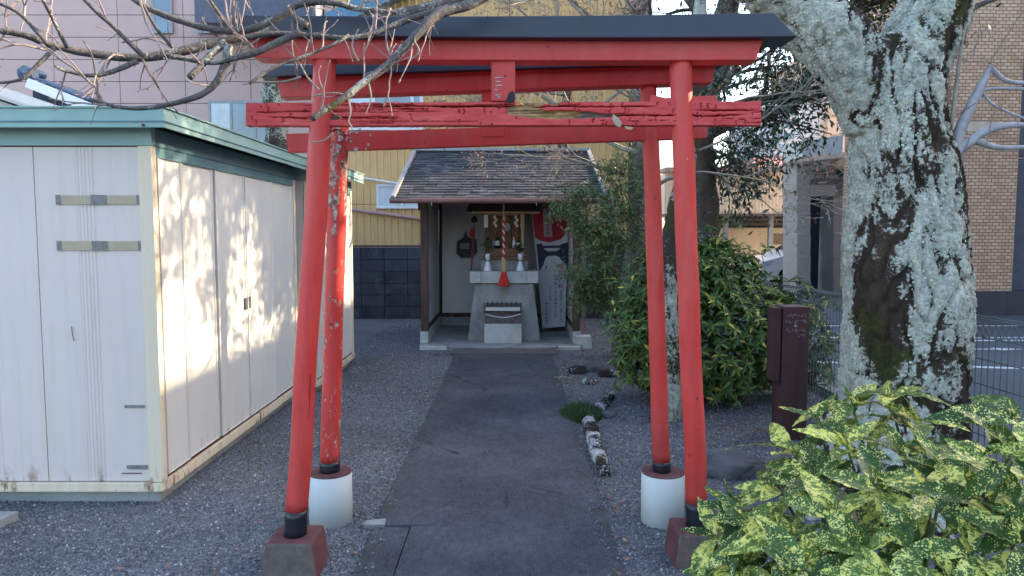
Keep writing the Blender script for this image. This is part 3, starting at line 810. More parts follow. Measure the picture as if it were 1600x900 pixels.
# peeled collar where the left post meets the lower beam, with an old wire tie
m = MB(); random.seed(9)
for k in range(26):
    py = random.uniform(198, 236); px = random.uniform(525, 552) if k < 18 else random.uniform(552, 588)
    c = W(px, py, YB - .056 if px < 550 else YB - .032); w = random.uniform(.004, .016); h = random.uniform(.004, .014)
    n_ = random.randint(5, 7); poly = [(c.x + math.cos(6.28 * i / n_) * w * random.uniform(.6, 1), c.z + math.sin(6.28 * i / n_) * h * random.uniform(.6, 1)) for i in range(n_)]
    m.prism(poly, .004 + random.random() * .004, 'y', c.y - .004 + random.random() * .004)
m.build('peeled_paint', simple('curled_paint', (.42, .36, .35), .8, .5, 60, .5, .004, 80), rt)
m = MB(); c = pa.lerp(pb, .905)
m.tube([c + Vector((math.cos(a) * .058, math.sin(a) * .058, .012 * math.sin(a * 3))) for a in np.linspace(0, 6.28, 26)], .0035, 6); m.build('wire_tie', MAT['rust'], rt)

# ------------------------------------------------------------ storage sheds
SX = -2.05; SY0 = 4.22; SY1 = 7.0; ZB = .075; ZT = 2.085
sh = thing('storage_shed', 'white steel storage shed in front at left with teal roof edge and tape strips', 'shed', (-3.4, 5.6, 0))
def shed(root, sx, y0, y1, xl, ydoors, near):
    m = MB(); m.box((xl, y0 + .05, -.02), (sx - .045, y1 - .03, ZB - .002)); m.build('foundation', MAT['concrete_dark'] if 0 else MAT['concrete'], root)
    # base frame, corner posts
    m = MB(); m.box((xl, y0, ZB), (sx - .005, y0 + .05, ZB + .055)); m.build('base_rail', MAT['shed_trim'], root, bevel=.004)
    m = MB(); m.box((sx - .052, y0 + .052, ZB), (sx + .010, y1, ZB + .060)); m.build('base_rail', MAT['shed_trim'], root, bevel=.004)
    for yy in (y0, y1 - .06):
        m = MB(); m.box((sx - .075, yy, ZB + .057), (sx + .004, yy + .058, ZT)); m.build('corner_post', MAT['shed_trim'], root, bevel=.006)
    m = MB(); m.box((xl, y0 + .03, ZB + .057), (sx - .077, y0 + .045, ZT - .001)); m.box((xl, y0 + .5, ZB + .06), (sx - .10, y1 - .03, ZT - .01)); m.build('inner_wall', MAT['dark_gap'], root)
    # front face panels, each pressed with five grooves
    w = .60; x1 = sx - .080
    while x1 > xl + .05:
        x0 = max(x1 - w, xl); nx = 120; pts = []
        for i in range(nx + 1):
            x = x0 + .0025 + (x1 - x0 - .005) * i / nx; dx = x - (x0 + (x1 - x0) * .48); g = 0
            if abs(dx) < .052: g = .0045 * (0.5 + 0.5 * math.cos(dx / .0208 * 2 * math.pi)) * (1 if abs(dx) < .05 else .5)
            pts.append((x, y0 + .020 + (.004 if abs(dx) < .052 else 0) - g))
        m = MB(); vs = [(x, y, ZB + .060) for x, y in pts] + [(x, y, ZT - .004) for x, y in pts]
        n = len(pts); m.add(vs + [(x0 + .0025, y0 + .029, ZB + .06), (x1 - .0025, y0 + .029, ZB + .06), (x0 + .0025, y0 + .029, ZT - .004), (x1 - .0025, y0 + .029, ZT - .004)],
            [(i, i + 1, n + i + 1, n + i) for i in range(n - 1)] + [(2 * n, 0, n, 2 * n + 2), (n - 1, 2 * n + 1, 2 * n + 3, 2 * n - 1)])
        m.build('wall_panel', MAT['shed_panel'], root); x1 -= w
    # doors along the side that faces right
    for i, (a, b, off) in enumerate(ydoors):
        nx = 90; pts = []
        for k in range(nx + 1):
            y = a + (b - a) * k / nx; r = 0; L = b - a
            if k < 3 or k > nx - 3: r = .010
            dy = y - (a + L * .5)
            pts.append((sx - off - .004 + r * 1.0, y))
        m = MB(); n = len(pts); z0, z1 = ZB + .085, ZT - .06
        m.add([(x, y, z0) for x, y in pts] + [(x, y, z1) for x, y in pts] + [(sx - off - .02, a, z0), (sx - off - .02, b, z0), (sx - off - .02, a, z1), (sx - off - .02, b, z1)],
              [(i_, n + i_, n + i_ + 1, i_ + 1) for i_ in range(n - 1)] + [(2 * n, 2 * n + 2, n, 0), (n - 1, 2 * n - 1, 2 * n + 3, 2 * n + 1), (0, n - 1, 2 * n + 1, 2 * n), (n, 2 * n - 1, 2 * n + 3, 2 * n + 2)])
        d = m.build('door', MAT['shed_door'], root)
        m = MB(); m.box((sx - off - .006, a + .0005, z0 + .001), (sx - off + .004, a + .024, z1 - .001)); m.build('door_stile', MAT['shed_trim'], d)
        if near and i in (2, 3):
            hy = 5.635 if i == 2 else 5.715; z = 1.05
            m = MB(); m.box((sx - off + .003, hy - .022, z - .045), (sx - off + .012, hy + .022, z + .045)); m.build('handle', MAT['handle'], d, bevel=.003)
    m = MB()
    for i, (a, b, off) in enumerate(ydoors):
        m.box((sx - .06, b - .008, ZB + .062), (sx - .040, b + .026, ZT - .06))  # dark strips paint the shadow lines between the doors
    m.box((sx - .06, y0 + .06, ZB + .062), (sx - .045, y1 - .06, ZT - .05)); m.build('door_gap_shade', MAT['dark_gap'], root)
    m = MB(); m.box((sx - .03, y0 + .06, ZB + .0605), (sx - .012, y1 - .06, ZB + .083)); m.build('door_sill', MAT['rust'], root)
    m = MB(); m.box((sx - .045, y0 + .06, ZT - .058), (sx + .002, y1 - .062, ZT + .0)); m.build('door_track', MAT['teal_dark'], root)
    # roof: beam under the eave, sloping fascia, overhanging sheet
    m = MB(); m.box((xl, y0 + .004, ZT + .002), (sx + .006, y0 + .05, ZT + .105)); m.build('roof_beam', MAT['teal'], root, bevel=.003)
    m = MB(); m.box((sx - .05, y0 + .052, ZT + .002), (sx + .0055, y1 - .01, ZT + .105)); m.build('roof_beam', MAT['teal_dark'], root, bevel=.003)  # darker teal than the front beam, with the eave shade put into the colour
    ov = .135; zf = ZT + .088; h = .105; yA, yB_ = y0 - .11, y1 + .06
    for nm, bx in (('fascia', ((xl, yA, zf), (sx + ov, yA + .012, zf + h))), ('fascia', ((sx + ov - .012, yA + .0125, zf + .0), (sx + ov, yB_, zf + h)))):
        m = MB(); m.box(*bx); m.build(nm, MAT['teal'], root, bevel=.002)
    for bx in (((xl, yA - .006, zf + .030), (sx + ov + .006, yA - .001, zf + .036)), ((sx + ov + .001, yA - .001, zf + .030), (sx + ov + .006, yB_, zf + .036))):
        m = MB(); m.box(*bx); m.build('fascia_trim', MAT['rust'] if 0 else MAT['teal_dark'], root)
    m = MB(); m.box((xl, yA + .013, zf + .05), (sx + ov - .013, yB_, zf + .06)); m.build('roof', MAT['teal'], root)
    m = MB(); m.box((xl, yA - .010, zf + h + .001), (sx + ov + .010, yA + .05, zf + h + .010)); m.build('roof_edge', MAT['teal'], root)
    m = MB(); m.box((sx + ov - .05, yA + .051, zf + h + .001), (sx + ov + .010, yB_, zf + h + .010)); m.build('roof_edge', MAT['teal'], root)
    for x in ((sx + .02, sx - .9) if near else ()):
        m = MB(); m.lathe([(.008, 0), (.008, .004)], (0, 0, 0), 10); o = m.build('bolt', MAT['rust'], root, origin=Vector((0, 0, 0)))
        o.location = Vector((x, yA - .002, zf + .012)) - ORG[root.name]; o.rotation_euler = (R(90), 0, 0)
shed(sh, SX, SY0, SY1, -5.2, [(4.29, 4.590, .0), (4.612, 5.090, .010), (5.115, 5.664, .002), (5.682, 6.318, .002), (6.342, 6.93, .010)], True)
s2 = thing('storage_shed', 'second pale storage shed with teal roof edge standing behind the front shed', 'shed', (-2.6, 8, 0))
shed(s2, SX + .13, 7.09, 8.86, -4.9, [(7.16, 7.7, .0), (7.71, 8.25, .02), (8.26, 8.79, .01)], False)
# tape patches on the front wall (flat tape, grey where it crosses the grooves)
def tape(x0, x1, z0, z1, mat, parent, y=SY0 + .0125, th=.0012):
    m = MB(); m.box((x0, y - th, z0), (x1, y, z1), .0012); return m.build('tape', mat, parent)
for (pxa, pxb, ya_, yb_) in ((86, 214, 305, 319), (88, 216, 377, 391)):
    a = W(pxa, ya_, SY0); b = W(pxb, yb_, SY0)
    t_ = tape(a.x, b.x, b.z, a.z, MAT['tape'], sh)
    for (u0, u1) in ((-.01, .05), (.42, .62), (.985, 1.01)):
        tape(a.x + (b.x - a.x) * u0, a.x + (b.x - a.x) * u1, b.z - .002, a.z + .002, MAT['tape_grey'], t_, y=SY0 + .0112)
for (pxa, pxb, ya_, yb_, mt) in ((193, 224, 634, 638, 'tape_grey'), (196, 228, 728, 734, 'tape_grey'), (188, 220, 740, 741, 'rust')):
    a = W(pxa, ya_, SY0); b = W(pxb, yb_, SY0); tape(a.x, b.x, b.z, a.z, MAT[mt], sh)
m = MB(); m.tube([W(112, 510, SY0 + .01), W(113, 522, SY0 + .01), W(116, 533, SY0 + .01)], .0022, 5); m.build('scratch', MAT['rust'], sh)
# paving slab at lower left
m = MB(); P0 = G(30, 812); m.hexa([(P0.x - .9, P0.y - .42, -.02), (P0.x - .06, P0.y - .36, -.02), (P0.x + .0, P0.y, -.02), (P0.x - .9, P0.y, -.02), (P0.x - .9, P0.y - .42, .05), (P0.x - .06, P0.y - .36, .05), (P0.x, P0.y, .05), (P0.x - .9, P0.y, .05)])
tag(m.build('concrete_slab', MAT['concrete'], bevel=.006), 'flat grey concrete slab on the gravel in front of the storage shed', 'slab')

# ------------------------------------------------------------ shrine shelter
SC = -.165
sr = thing('shrine_shelter', 'small open-fronted shrine shelter with worn shingle roof at the end of the path', 'shrine', (SC, 11, 0))
FX0, FX1, FYa, FYb, FZ = -1.20, .90, 10.18, 12.05, .06
m = MB(); m.box((-1.27, 9.98, -.03), (.97, 12.1, FZ)); m.build('floor', MAT['concrete'], sr, bevel=.006)
m = MB(); m.box((-.86, 9.84, -.03), (.60, 9.977, .052), .004); m.build('step', MAT['concrete'], sr, bevel=.006)
for a, b in ((-1.25, -.88), (.62, .93)):
    m = MB(); m.box((a, 9.88, -.03), (b, 9.976, .045), .004); m.build('step', MAT['concrete_light'], sr, bevel=.006)
for x in (FX0 - .02, FX1 - .0):       # plinths under the side walls
    m = MB(); m.box((x - .055, 10.12, FZ), (x + .055, 12.1, .22)); m.build('plinth', MAT['concrete_light'], sr, bevel=.006)
m = MB(); m.box((FX0 + .04, FYb, FZ), (FX1 - .06, FYb + .08, .20)); m.build('plinth', MAT['concrete'], sr)
for x in (FX0 - .01, FX1 - .01):
    m = MB(); m.box((x - .05, 10.13, .222), (x + .05, 10.23, 2.06)); m.build('post', MAT['old_wood'], sr, bevel=.004)
for x in (FX0 - .02, FX1 + .0):
    m = MB(); m.box((x - .03, 10.232, .29), (x + .03, 12.0, 2.3)); m.build('side_wall', MAT['plaster'], sr)
    m = MB(); m.box((x - .04, 10.232, .222), (x + .04, 12.04, .288)); m.build('sill', MAT['old_wood'], sr)
m = MB(); m.box((FX0 + .012, FYb, .27), (FX1 - .032, FYb + .05, 2.7)); m.build('back_wall', MAT['plaster'], sr)
m = MB(); m.box((FX0 + .012, FYb - .02, .202), (FX1 - .032, FYb + .05, .268)); m.build('sill', MAT['old_wood'], sr)
for x in (FX0 + .035, FX1 - .058):
    m = MB(); m.box((x - .022, FYb - .045, .27), (x + .022, FYb - .002, 2.6)); m.build('inner_post', MAT['beam_dark'], sr)
m = MB(); m.box((FX0 - .06, 10.14, 2.062), (FX1 + .05, 10.22, 2.17)); m.build('lintel', MAT['old_wood'], sr)
m = MB(); m.box((FX0 + .02, 10.24, 2.3), (FX1 - .04, 12.0, 2.33)); m.build('ceiling', MAT['beam_dark'], sr)
# roof: two slopes covered with overlapping boards
Ye, Ze, Yr, Zr, Yk, Zk = 9.72, 2.03, 11.02, 2.775, 12.5, 2.0
def roofx(t): return (-1.56 + t * .13, 1.245 - t * .12)
for (ya_, za_, yb_, zb_) in ((Ye, Ze, Yr, Zr), (Yk, Zk, Yr, Zr)):
    m = MB(); l0, r0 = roofx(0); l1, r1 = roofx(1)
    m.hexa([(l0 + .03, ya_, za_ - .035), (r0 - .03, ya_, za_ - .035), (r1 - .03, yb_, zb_ - .035), (l1 + .03, yb_, zb_ - .035), (l0 + .03, ya_, za_), (r0 - .03, ya_, za_), (r1 - .03, yb_, zb_), (l1 + .03, yb_, zb_)])
    m.build('roof_deck', MAT['old_wood'], sr)
random.seed(21); m = MB(); NR = 19
for r in range(NR):
    t0 = r / NR; t1 = (r + 1.35) / NR; l0, r0 = roofx(t0); x = l0 + .04
    while x < r0 - .05:
        w = random.uniform(.10, .22); x2 = min(x + w, r0 - .04); t1c = min(t1, 1)
        ya_, za_ = Ye + (Yr - Ye) * t0, Ze + (Zr - Ze) * t0; yb_, zb_ = Ye + (Yr - Ye) * t1c, Ze + (Zr - Ze) * t1c
        lift = .022 + random.uniform(-.003, .006); ya_ -= random.uniform(0, .014)
        m.hexa([(x + .002, ya_, za_ + .004), (x2 - .002, ya_, za_ + .004), (x2 - .002, yb_, zb_ + .001), (x + .002, yb_, zb_ + .001), (x + .002, ya_, za_ + lift), (x2 - .002, ya_, za_ + lift), (x2 - .002, yb_, zb_ + .008), (x + .002, yb_, zb_ + .008)])
        x = x2
o = m.build('shingle', MAT['shingle'], sr); o['kind'] = 'stuff'
m = MB(); m.box((-1.45, Yr - .07, Zr + .012), (1.14, Yr + .07, Zr + .055)); m.build('ridge_cap', MAT['grey_metal'], sr, bevel=.006)
for k in (0, 1):
    m = MB(); a = Vector((roofx(0)[k], Ye, Ze + .005)); b = Vector((roofx(1)[k], Yr - .01, Zr + .005)); m.bar(a, b, .05, .085); m.build('verge_board', simple('grey_verge', (.30, .28, .29)), sr)
    m = MB(); a = Vector((roofx(0)[k], Yk, Zk)); m.bar(a, b + Vector((0, .02, 0)), .05, .085); m.build('verge_board', MAT['old_wood'], sr)
for x in (-1.2, .9):       # gable infill so no light leaks under the roof
    m = MB(); m.prism([(10.2, 2.17), (12.1, 2.15), (12.1, 2.17), (11.02, 2.72), (10.25, 2.3)], .03, 'x', x); m.build('gable_board', MAT['old_wood'], sr)
gp = [(-1.60 + 2.90 * i / 8, Ye - .035, 2.005) for i in range(9)]
m = MB(); m.tube(gp, .036, 12); gt = m.build('gutter', MAT['copper'], sr, smooth=True)
for x in (-1.05, .32):
    m = MB(); m.bar((x, Ye - .06, 1.94), (x, Ye - .06, 2.0), .008, .008); m.build('bracket', MAT['grey_metal'], gt)
m = MB(); m.tube([(1.03, Ye - .03, 1.98), (1.0, Ye + .06, 1.86), (.99, 10.10, 1.74), (.985, 10.10, .20)], .027, 12); m.build('downpipe', MAT['pink_pipe'], sr, smooth=True)
m = MB(); m.hexa([(.86, 9.98, -.02), (1.10, 9.98, -.02), (1.10, 10.2, -.02), (.86, 10.2, -.02), (.875, 9.99, .17), (1.085, 9.99, .17), (1.085, 10.19, .17), (.875, 10.19, .17)])
tag(m.build('footing_block', MAT['concrete_light'], bevel=.008), 'pale concrete block under the downpipe at the right corner of the shrine shelter', 'block')

AX = -.113
al = thing('altar', 'grey concrete altar pedestal with slab top standing inside the shrine shelter', 'altar', (AX, 10.75, FZ))
m = MB(); m.hexa([(AX - .515, 10.32, FZ), (AX + .515, 10.32, FZ), (AX + .50, 11.2, FZ), (AX - .50, 11.2, FZ), (AX - .416, 10.44, .87), (AX + .416, 10.44, .87), (AX + .41, 11.2, .87), (AX - .41, 11.2, .87)]); m.build('pedestal', MAT['concrete'], al, bevel=.012)
for a, b in ((-.485, -.325), (-.322, .322), (.325, .485)):
    m = MB(); m.box((AX + a, 10.39, .873), (AX + b, 11.25, 1.04)); m.build('top_slab', MAT['concrete_light'], al, bevel=.008)
m = MB(); m.box((AX - .335, 10.62, 1.042), (AX + .345, 11.2, 1.185)); m.build('upper_step', MAT['concrete'], al, bevel=.008)
# little wooden shrine on top
hk = thing('household_shrine', 'small brown wooden shrine cabinet on the altar step hung with paper streamers', 'shrine', (AX, 10.9, 1.186))
Z0 = 1.188; x0, x1 = AX - .26, AX + .26
m = MB(); m.box((x0 - .04, 10.66, Z0), (x1 + .06, 11.2, Z0 + .05)); m.build('base_board', MAT['shrine_wood'], hk, bevel=.004)
m = MB(); m.box((x0 + .02, 10.72, Z0 + .052), (x1 - .02, 11.15, Z0 + .17)); m.build('shelf', MAT['shrine_wood'], hk, bevel=.004)
m = MB(); m.box((x0, 11.12, Z0 + .172), (x1, 11.15, 1.86)); m.build('back_panel', MAT['shrine_wood'], hk)
for i in range(4):
    a = x0 + .05 + i * .108
    m = MB(); m.box((a, 11.06, Z0 + .20), (a + .10, 11.085, 1.80)); m.build('door_panel', MAT['shrine_wood'], hk, bevel=.004)
for x, mt in ((x0 - .005, 'old_wood'), (x1 + .005, 'light_wood')):
    m = MB(); m.box((x - .018, 10.74, Z0 + .052), (x + .018, 10.78, 1.86)); m.build('post', MAT[mt], hk)
    m = MB(); m.box((x - .030, 10.715, 1.66), (x + .030, 10.735, 1.845)); m.build('paper_wrap', MAT['cloth_white'] if mt == 'old_wood' else MAT['light_wood'], hk)
m = MB(); m.box((x0 - .2, 10.55, 1.862), (x1 + .25, 11.15, 1.885)); m.build('eave_board', MAT['light_wood'], hk)
m = MB(); m.hexa([(x0 - .28, 10.56, 1.887), (x1 + .30, 10.56, 1.887), (x1 + .2, 11.2, 1.887), (x0 - .2, 11.2, 1.887), (x0 - .22, 10.60, 2.06), (x1 + .25, 10.60, 2.06), (x1 + .2, 11.2, 2.10), (x0 - .2, 11.2, 2.10)]); m.build('roof', MAT['beam_dark'], hk)
m = MB(); m.lathe([(.01, 0), (.052, .004), (.06, .012), (.01, .014)], (0, 0, 0), 18); o = m.build('mirror', MAT['grey_metal'], hk, origin=Vector((0, 0, 0))); o.location = Vector((AX + .03, 11.05, 1.67)) - ORG[hk.name]; o.rotation_euler = (R(90), 0, 0)
m = MB(); m.tube([(x0 - .02 + i * .07, 10.70, 1.86 - .02 * math.sin(i / 8 * 3.14)) for i in range(9)], .007, 6); shm = m.build('straw_rope', MAT['light_wood'], hk)
for px in (773, 806):
    c = W(px, 337, 10.69); m = MB()
    for k, (dx, dz) in enumerate(((0, 0), (.022, -.045), (-.004, -.085), (.018, -.125))):
        m.hexa([(c.x + dx - .018, 10.685 + k * .003, c.z + dz - .045), (c.x + dx + .018, 10.685 + k * .003, c.z + dz - .040), (c.x + dx + .018, 10.687 + k * .003, c.z + dz - .040), (c.x + dx - .018, 10.687 + k * .003, c.z + dz - .045), (c.x + dx - .02, 10.685 + k * .003, c.z + dz), (c.x + dx + .016, 10.685 + k * .003, c.z + dz + .004), (c.x + dx + .016, 10.687 + k * .003, c.z + dz + .004), (c.x + dx - .02, 10.687 + k * .003, c.z + dz)])
    m.build('paper_streamer', MAT['cloth_white'], hk)
# bottles, vases
def lathe_thing(name, label, cat, prof, at, mat, group=None, n=16):
    m = MB(); m.lathe(prof, at, n); o = m.build(name, mat, smooth=True); tag(o, label, cat, group); return o
vz = Z0 + .172
def bt(px, lab, mat, s=1.0):
    c = W(px, 390, 10.86); o = lathe_thing('sake_bottle', lab, 'bottle', [(.028 * s, 0), (.028 * s, .10 * s), (.011 * s, .135 * s), (.011 * s, .175 * s), (.013 * s, .18 * s)], (c.x, 10.86, vz), mat)
    if mat is MAT['bottle']:
        m = MB(); m.lathe([(.0292 * s, .03 * s), (.0292 * s, .085 * s)], (c.x, 10.86, vz), 16); m.build('label', MAT['cloth_white'], o)
bt(777, 'dark green glass bottle with white label on the left of the wooden shrine shelf', MAT['bottle'], 1.25)
bt(803, 'white ceramic bottle nearest the rope on the right of the wooden shrine shelf', MAT['ceramic'], .9)
bt(810, 'dark bottle with white label at the right end of the wooden shrine shelf', MAT['bottle'], .9)
bt(771, 'small grey glass bottle at the left end of the wooden shrine shelf', MAT['glass'], .8)
for px in (792,):
    c = W(px, 390, 10.84); o = lathe_thing('offering_dish', 'small pale dish behind the rope in the middle of the wooden shrine shelf', 'dish', [(.02, 0), (.025, .006), (.05, .03), (.052, .032), (.02, .012)], (c.x, 10.84, vz), MAT['light_wood'])
for px, wd_ in ((762, 'left'), (813, 'right')):
    c = W(px, 424, 10.50)
    vo = thing('sakaki_vase', 'white bottle vase with evergreen sprigs on the %s side of the altar slab' % wd_, 'vase', (c.x, 10.50, 1.042), 'vases on the altar slab')
    m = MB(); m.lathe([(.062, 0), (.060, .02), (.040, .09), (.026, .13), (.024, .16), (.034, .165), (.034, .24), (.030, .245)], (c.x, 10.50, 1.042), 18); m.build('vase', MAT['ceramic'], vo, smooth=True)
    m = MB(); m.lathe([(.0275, .135), (.0275, .155)], (c.x, 10.50, 1.042), 14); m.build('ring', MAT['grey_metal'], vo)
    n = 46; pos = np.stack([c.x + rng.normal(0, .035, n), 10.52 + rng.normal(0, .03, n), 1.30 + rng.random(n) * (.20 if wd_ == 'left' else .10)], 1)
    d = rng.normal(size=(n, 3)) * .6 + [0, 0, .6]
    me = scatter([(0, 0, 0), (.012, .028, .002), (0, .06, 0), (-.012, .028, .002)], [(0, 1, 2, 3)], pos, frames(d)); link_mesh('sprig', me, MAT['leaf_dark'], vo)['kind'] = 'stuff'
# offering box
ob = thing('offering_box', 'small weathered offering box on a white base in front of the altar', 'offering box', (AX - .02, 10.19, FZ))
ox0, ox1 = AX - .27, AX + .245
m = MB(); m.box((ox0, 10.08, FZ), (ox1, 10.30, .33)); m.build('base', MAT['concrete_light'], ob, bevel=.006)
m = MB(); m.hexa([(ox0 + .01, 10.09, .332), (ox1 - .005, 10.09, .332), (ox1 - .005, 10.30, .332), (ox0 + .01, 10.30, .332), (ox0 + .02, 10.14, .56), (ox1 - .015, 10.14, .56), (ox1 - .015, 10.31, .60), (ox0 + .02, 10.31, .60)]); m.build('box', simple('greyed_wood', (.11, .10, .10), .85, .5, 18, .5, .005, 50), ob, bevel=.006)
m = MB(); m.box((ox0 + .02, 10.06, .512), (ox1 - .02, 10.12, .56), .003); m.build('front_rail', MAT['offwhite'], ob, bevel=.004)
for i in range(7):
    a = ox0 + .04 + i * .067
    m = MB(); m.bar((a, 10.14, .572), (a, 10.31, .610), .018, .014); m.build('slat', MAT['old_wood'], ob)
for x in (ox0 + .005, ox1 - .01):
    m = MB(); m.box((x - .012, 10.08, .46), (x + .012, 10.13, .62)); m.build('end_post', MAT['old_wood'], ob)
m = MB(); m.tube([(ox0 + .01 + (ox1 - ox0 - .02) * t, 10.055, .475 - .05 * math.sin(t * 3.14159)) for t in np.linspace(0, 1, 13)], .006, 6); m.build('cord', MAT['cloth_white'], ob)

def twisted(m_, p0, p1, r, tw, cols):
    p0 = Vector(p0); p1 = Vector(p1); n = 60
    for s_ in range(3):
        m_.mi = cols[s_]; pts = []
        for i in range(n + 1):
            t = i / n; a = t * tw * 2 * math.pi + s_ * 2.094; pts.append(p0.lerp(p1, t) + Vector((math.cos(a) * r * .55, math.sin(a) * r * .55, 0)))
        m_.tube(pts, r * .62, 6)
    m_.mi = 0
br = thing('bell_rope', 'red and white twisted bell rope with red tassel hanging before the altar', 'bell rope', (AX, 10.30, 2.0))
ct = W(787, 340, 10.30); cb = W(787, 404, 10.30)
m = MB(); twisted(m, (ct.x, 10.30, ct.z), (cb.x, 10.30, cb.z), .016, 6, (0, 0, 1)); m.build('rope', [MAT['cloth_red'], MAT['cloth_white']], br, smooth=True)
m = MB(); a = W(787, 404, 10.3); b = W(787, 425, 10.3); m.box((a.x - .03, 10.28, b.z), (a.x + .03, 10.32, a.z)); m.build('grip', MAT['gold'], br, bevel=.008)
a = W(787, 425, 10.3); b = W(787, 447, 10.3)
m = MB(); n = 28; vs = []
for k in range(n):
    an = 2 * math.pi * k / n; r1_ = .035; r2_ = .075 + (.012 if k % 2 else -.008)
    vs += [(a.x + math.cos(an) * r1_, 10.3 + math.sin(an) * r1_, a.z), (a.x + math.cos(an) * r2_, 10.3 + math.sin(an) * r2_, b.z + random.uniform(-.01, .01))]
m.add(vs, [(2 * k, 2 * ((k + 1) % n), 2 * ((k + 1) % n) + 1, 2 * k + 1) for k in range(n)] + [tuple(2 * k for k in range(n))]); m.build('tassel', MAT['cloth_red'], br)
m = MB(); a = W(789, 340, 10.3)
for k in range(9): m.tube([a + Vector((0, 0, .02)), a + Vector((random.uniform(-.06, .06), random.uniform(-.03, .02), random.uniform(-.05, .05)))], .008, 5)
m.build('knot', MAT['light_wood'], br)
m = MB(); m.tube([(ct.x, 10.3, ct.z), (ct.x, 10.3, 2.07)], .01, 6); m.build('hanger', MAT['light_wood'], br)
# dark net bag and the small bell cord on the back wall
bgx = W(728, 382, 11.9)
nbg = thing('net_bag', 'dark mesh bag with a pale tag hanging on the back wall left of the altar', 'bag', bgx)
m = MB(); P_ = [W(px, py, 11.95) for px, py in ((714, 377), (724, 371), (727, 361), (731, 371), (744, 374), (745, 394), (738, 402), (720, 403), (713, 396))]
m.prism([(p.x, p.z) for p in P_], .07, 'y', 11.95); m.build('bag', MAT['cloth_dark'], nbg, bevel=.015)
a = W(719, 380, 11.94); b = W(733, 389, 11.94); m = MB(); m.box((a.x, 11.935, b.z), (b.x, 11.948, a.z)); m.build('tag', simple('dull_tag', (.30, .29, .28)), nbg)
sc_ = thing('hanging_cord', 'thin faded red cord with a small dark bell hanging left of the altar', 'cord', W(739, 345, 11.2))
m = MB(); a = W(741, 343, 11.2); m.lathe([(.01, .05), (.035, .03), (.05, 0), (.04, -.04), (.01, -.05)], (a.x, 11.2, a.z), 14); m.build('bell', MAT['beam_dark'], sc_, smooth=True)
m = MB(); twisted(m, W(741, 352, 11.2), W(735, 444, 11.2), .014, 9, (0, 0, 0)); m.tube([W(741, 330, 11.2), W(741, 345, 11.2)], .006, 6); m.build('cord', simple('faded_red_cord', (.25, .10, .09), .9, .4, 30), sc_)
m = MB(); a = W(737, 366, 11.18); m.lathe([(.01, .10), (.03, 0), (.005, -.05)], (a.x, 11.18, a.z), 8); m.build('red_knot', MAT['cloth_red'], sc_)

# printed banner board leaning in the right corner
YB2 = 11.25
bb = thing('banner_board', 'tall printed festival banner with red circle and torii silhouette beside the altar', 'banner', W(862, 512, YB2))
def bquad(name, pts, mat, y, parent=bb, th=.012, bev=0):
    P_ = [W(px, py, y) for px, py in pts]; m = MB(); m.prism([(p.x, p.z) for p in P_], th, 'y', y); return m.build(name, mat, parent, bevel=bev)
bquad('board', [(830, 322), (889, 318), (883, 510), (848, 513)], MAT['board_white'], YB2)
bquad('red_circle', [(831, 324), (887, 320), (886, 362), (876, 374), (858, 379), (844, 376), (836, 371)], MAT['board_red'], YB2 - .003, th=.002)
bquad('white_strip', [(848, 326), (861, 325), (863, 370), (850, 370)], simple('pinkish_strip', (.40, .33, .38)), YB2 - .006, th=.002)
bquad('forest_print', [(838, 382), (846, 380), (849, 385), (856, 384), (856, 387), (849, 389), (857, 393), (857, 398), (852, 404), (849, 414), (843, 424), (841, 410)], MAT['board_navy'], YB2 - .003, th=.002)
bquad('forest_print', [(888, 378), (876, 382), (870, 386), (876, 388), (870, 392), (866, 398), (874, 402), (880, 410), (886, 416)], MAT['board_navy'], YB2 - .003, th=.002)
bquad('torii_print', [(849, 384), (884, 383), (884, 387), (849, 388)], MAT['board_navy'], YB2 - .006, th=.002)
bquad('torii_print', [(845, 393), (886, 392), (886, 401), (870, 399), (858, 400), (847, 402)], MAT['board_navy'], YB2 - .006, th=.002)
def vtext(s, px, py0, py1, mat, sc=1.0):
    n = len(s)
    for i, ch in enumerate(s):
        p = W(px, py0 + (py1 - py0) * (i + .5) / n, YB2 - .006); h = abs(W(px, py0, YB2).z - W(px, py1, YB2).z) / n
        text_mesh('letter', ch, h * sc, (p.x, YB2 - .006, p.z), mat, bb)
vtext('神宮大麻', 876, 412, 452, MAT['text_red'], .98)
vtext('をおまつりしましょう', 877, 454, 505, MAT['text_blue'], 1.2)
vtext('お伊勢さまと氏神さまの', 868, 428, 496, MAT['text_blue'], .8)
vtext('おふだをまつりましょう', 860, 448, 500, MAT['text_blue'], .85)
vtext('神社庁神宮司', 854, 472, 506, MAT['text_blue'], .95)
vtext('家内安全祈願', 856, 328, 368, MAT['board_navy'], .85)
m = MB(); m.bar(W(846, 520, YB2 + .02), W(834, 320, YB2 + .02), .03, .03); m.build('pole', MAT['old_wood'], bb)

# ------------------------------------------------------------ block wall
bw = thing('block_wall', 'dark stained concrete block wall behind the shrine shelter', 'wall', (0, 13.55, 0))
m = MB(); m.box((-3.4, 13.53, -.02), (2.85, 13.64, 1.30)); m.build('mortar', MAT['mortar'], bw)
src = None; random.seed(3)
for r in range(6):
    for c in range(14):
        x = -3.2 + c * .43 + (0 if r % 2 else 0); z = .01 + r * .217
        if src is None:
            m = MB(); m.box((x, 13.49, z), (x + .422, 13.66, z + .209)); src = m.build('block', MAT['concrete_dark'], bw, bevel=.006); base0 = ORG[src.name].copy()
        else: share('block', src, base0 + Vector((x + 3.2, random.uniform(-.003, .003), z - .01)), bw)
m = MB(); m.box((-3.25, 13.475, 1.314), (2.82, 13.68, 1.35)); m.build('coping', MAT['concrete_dark'], bw, bevel=.006)

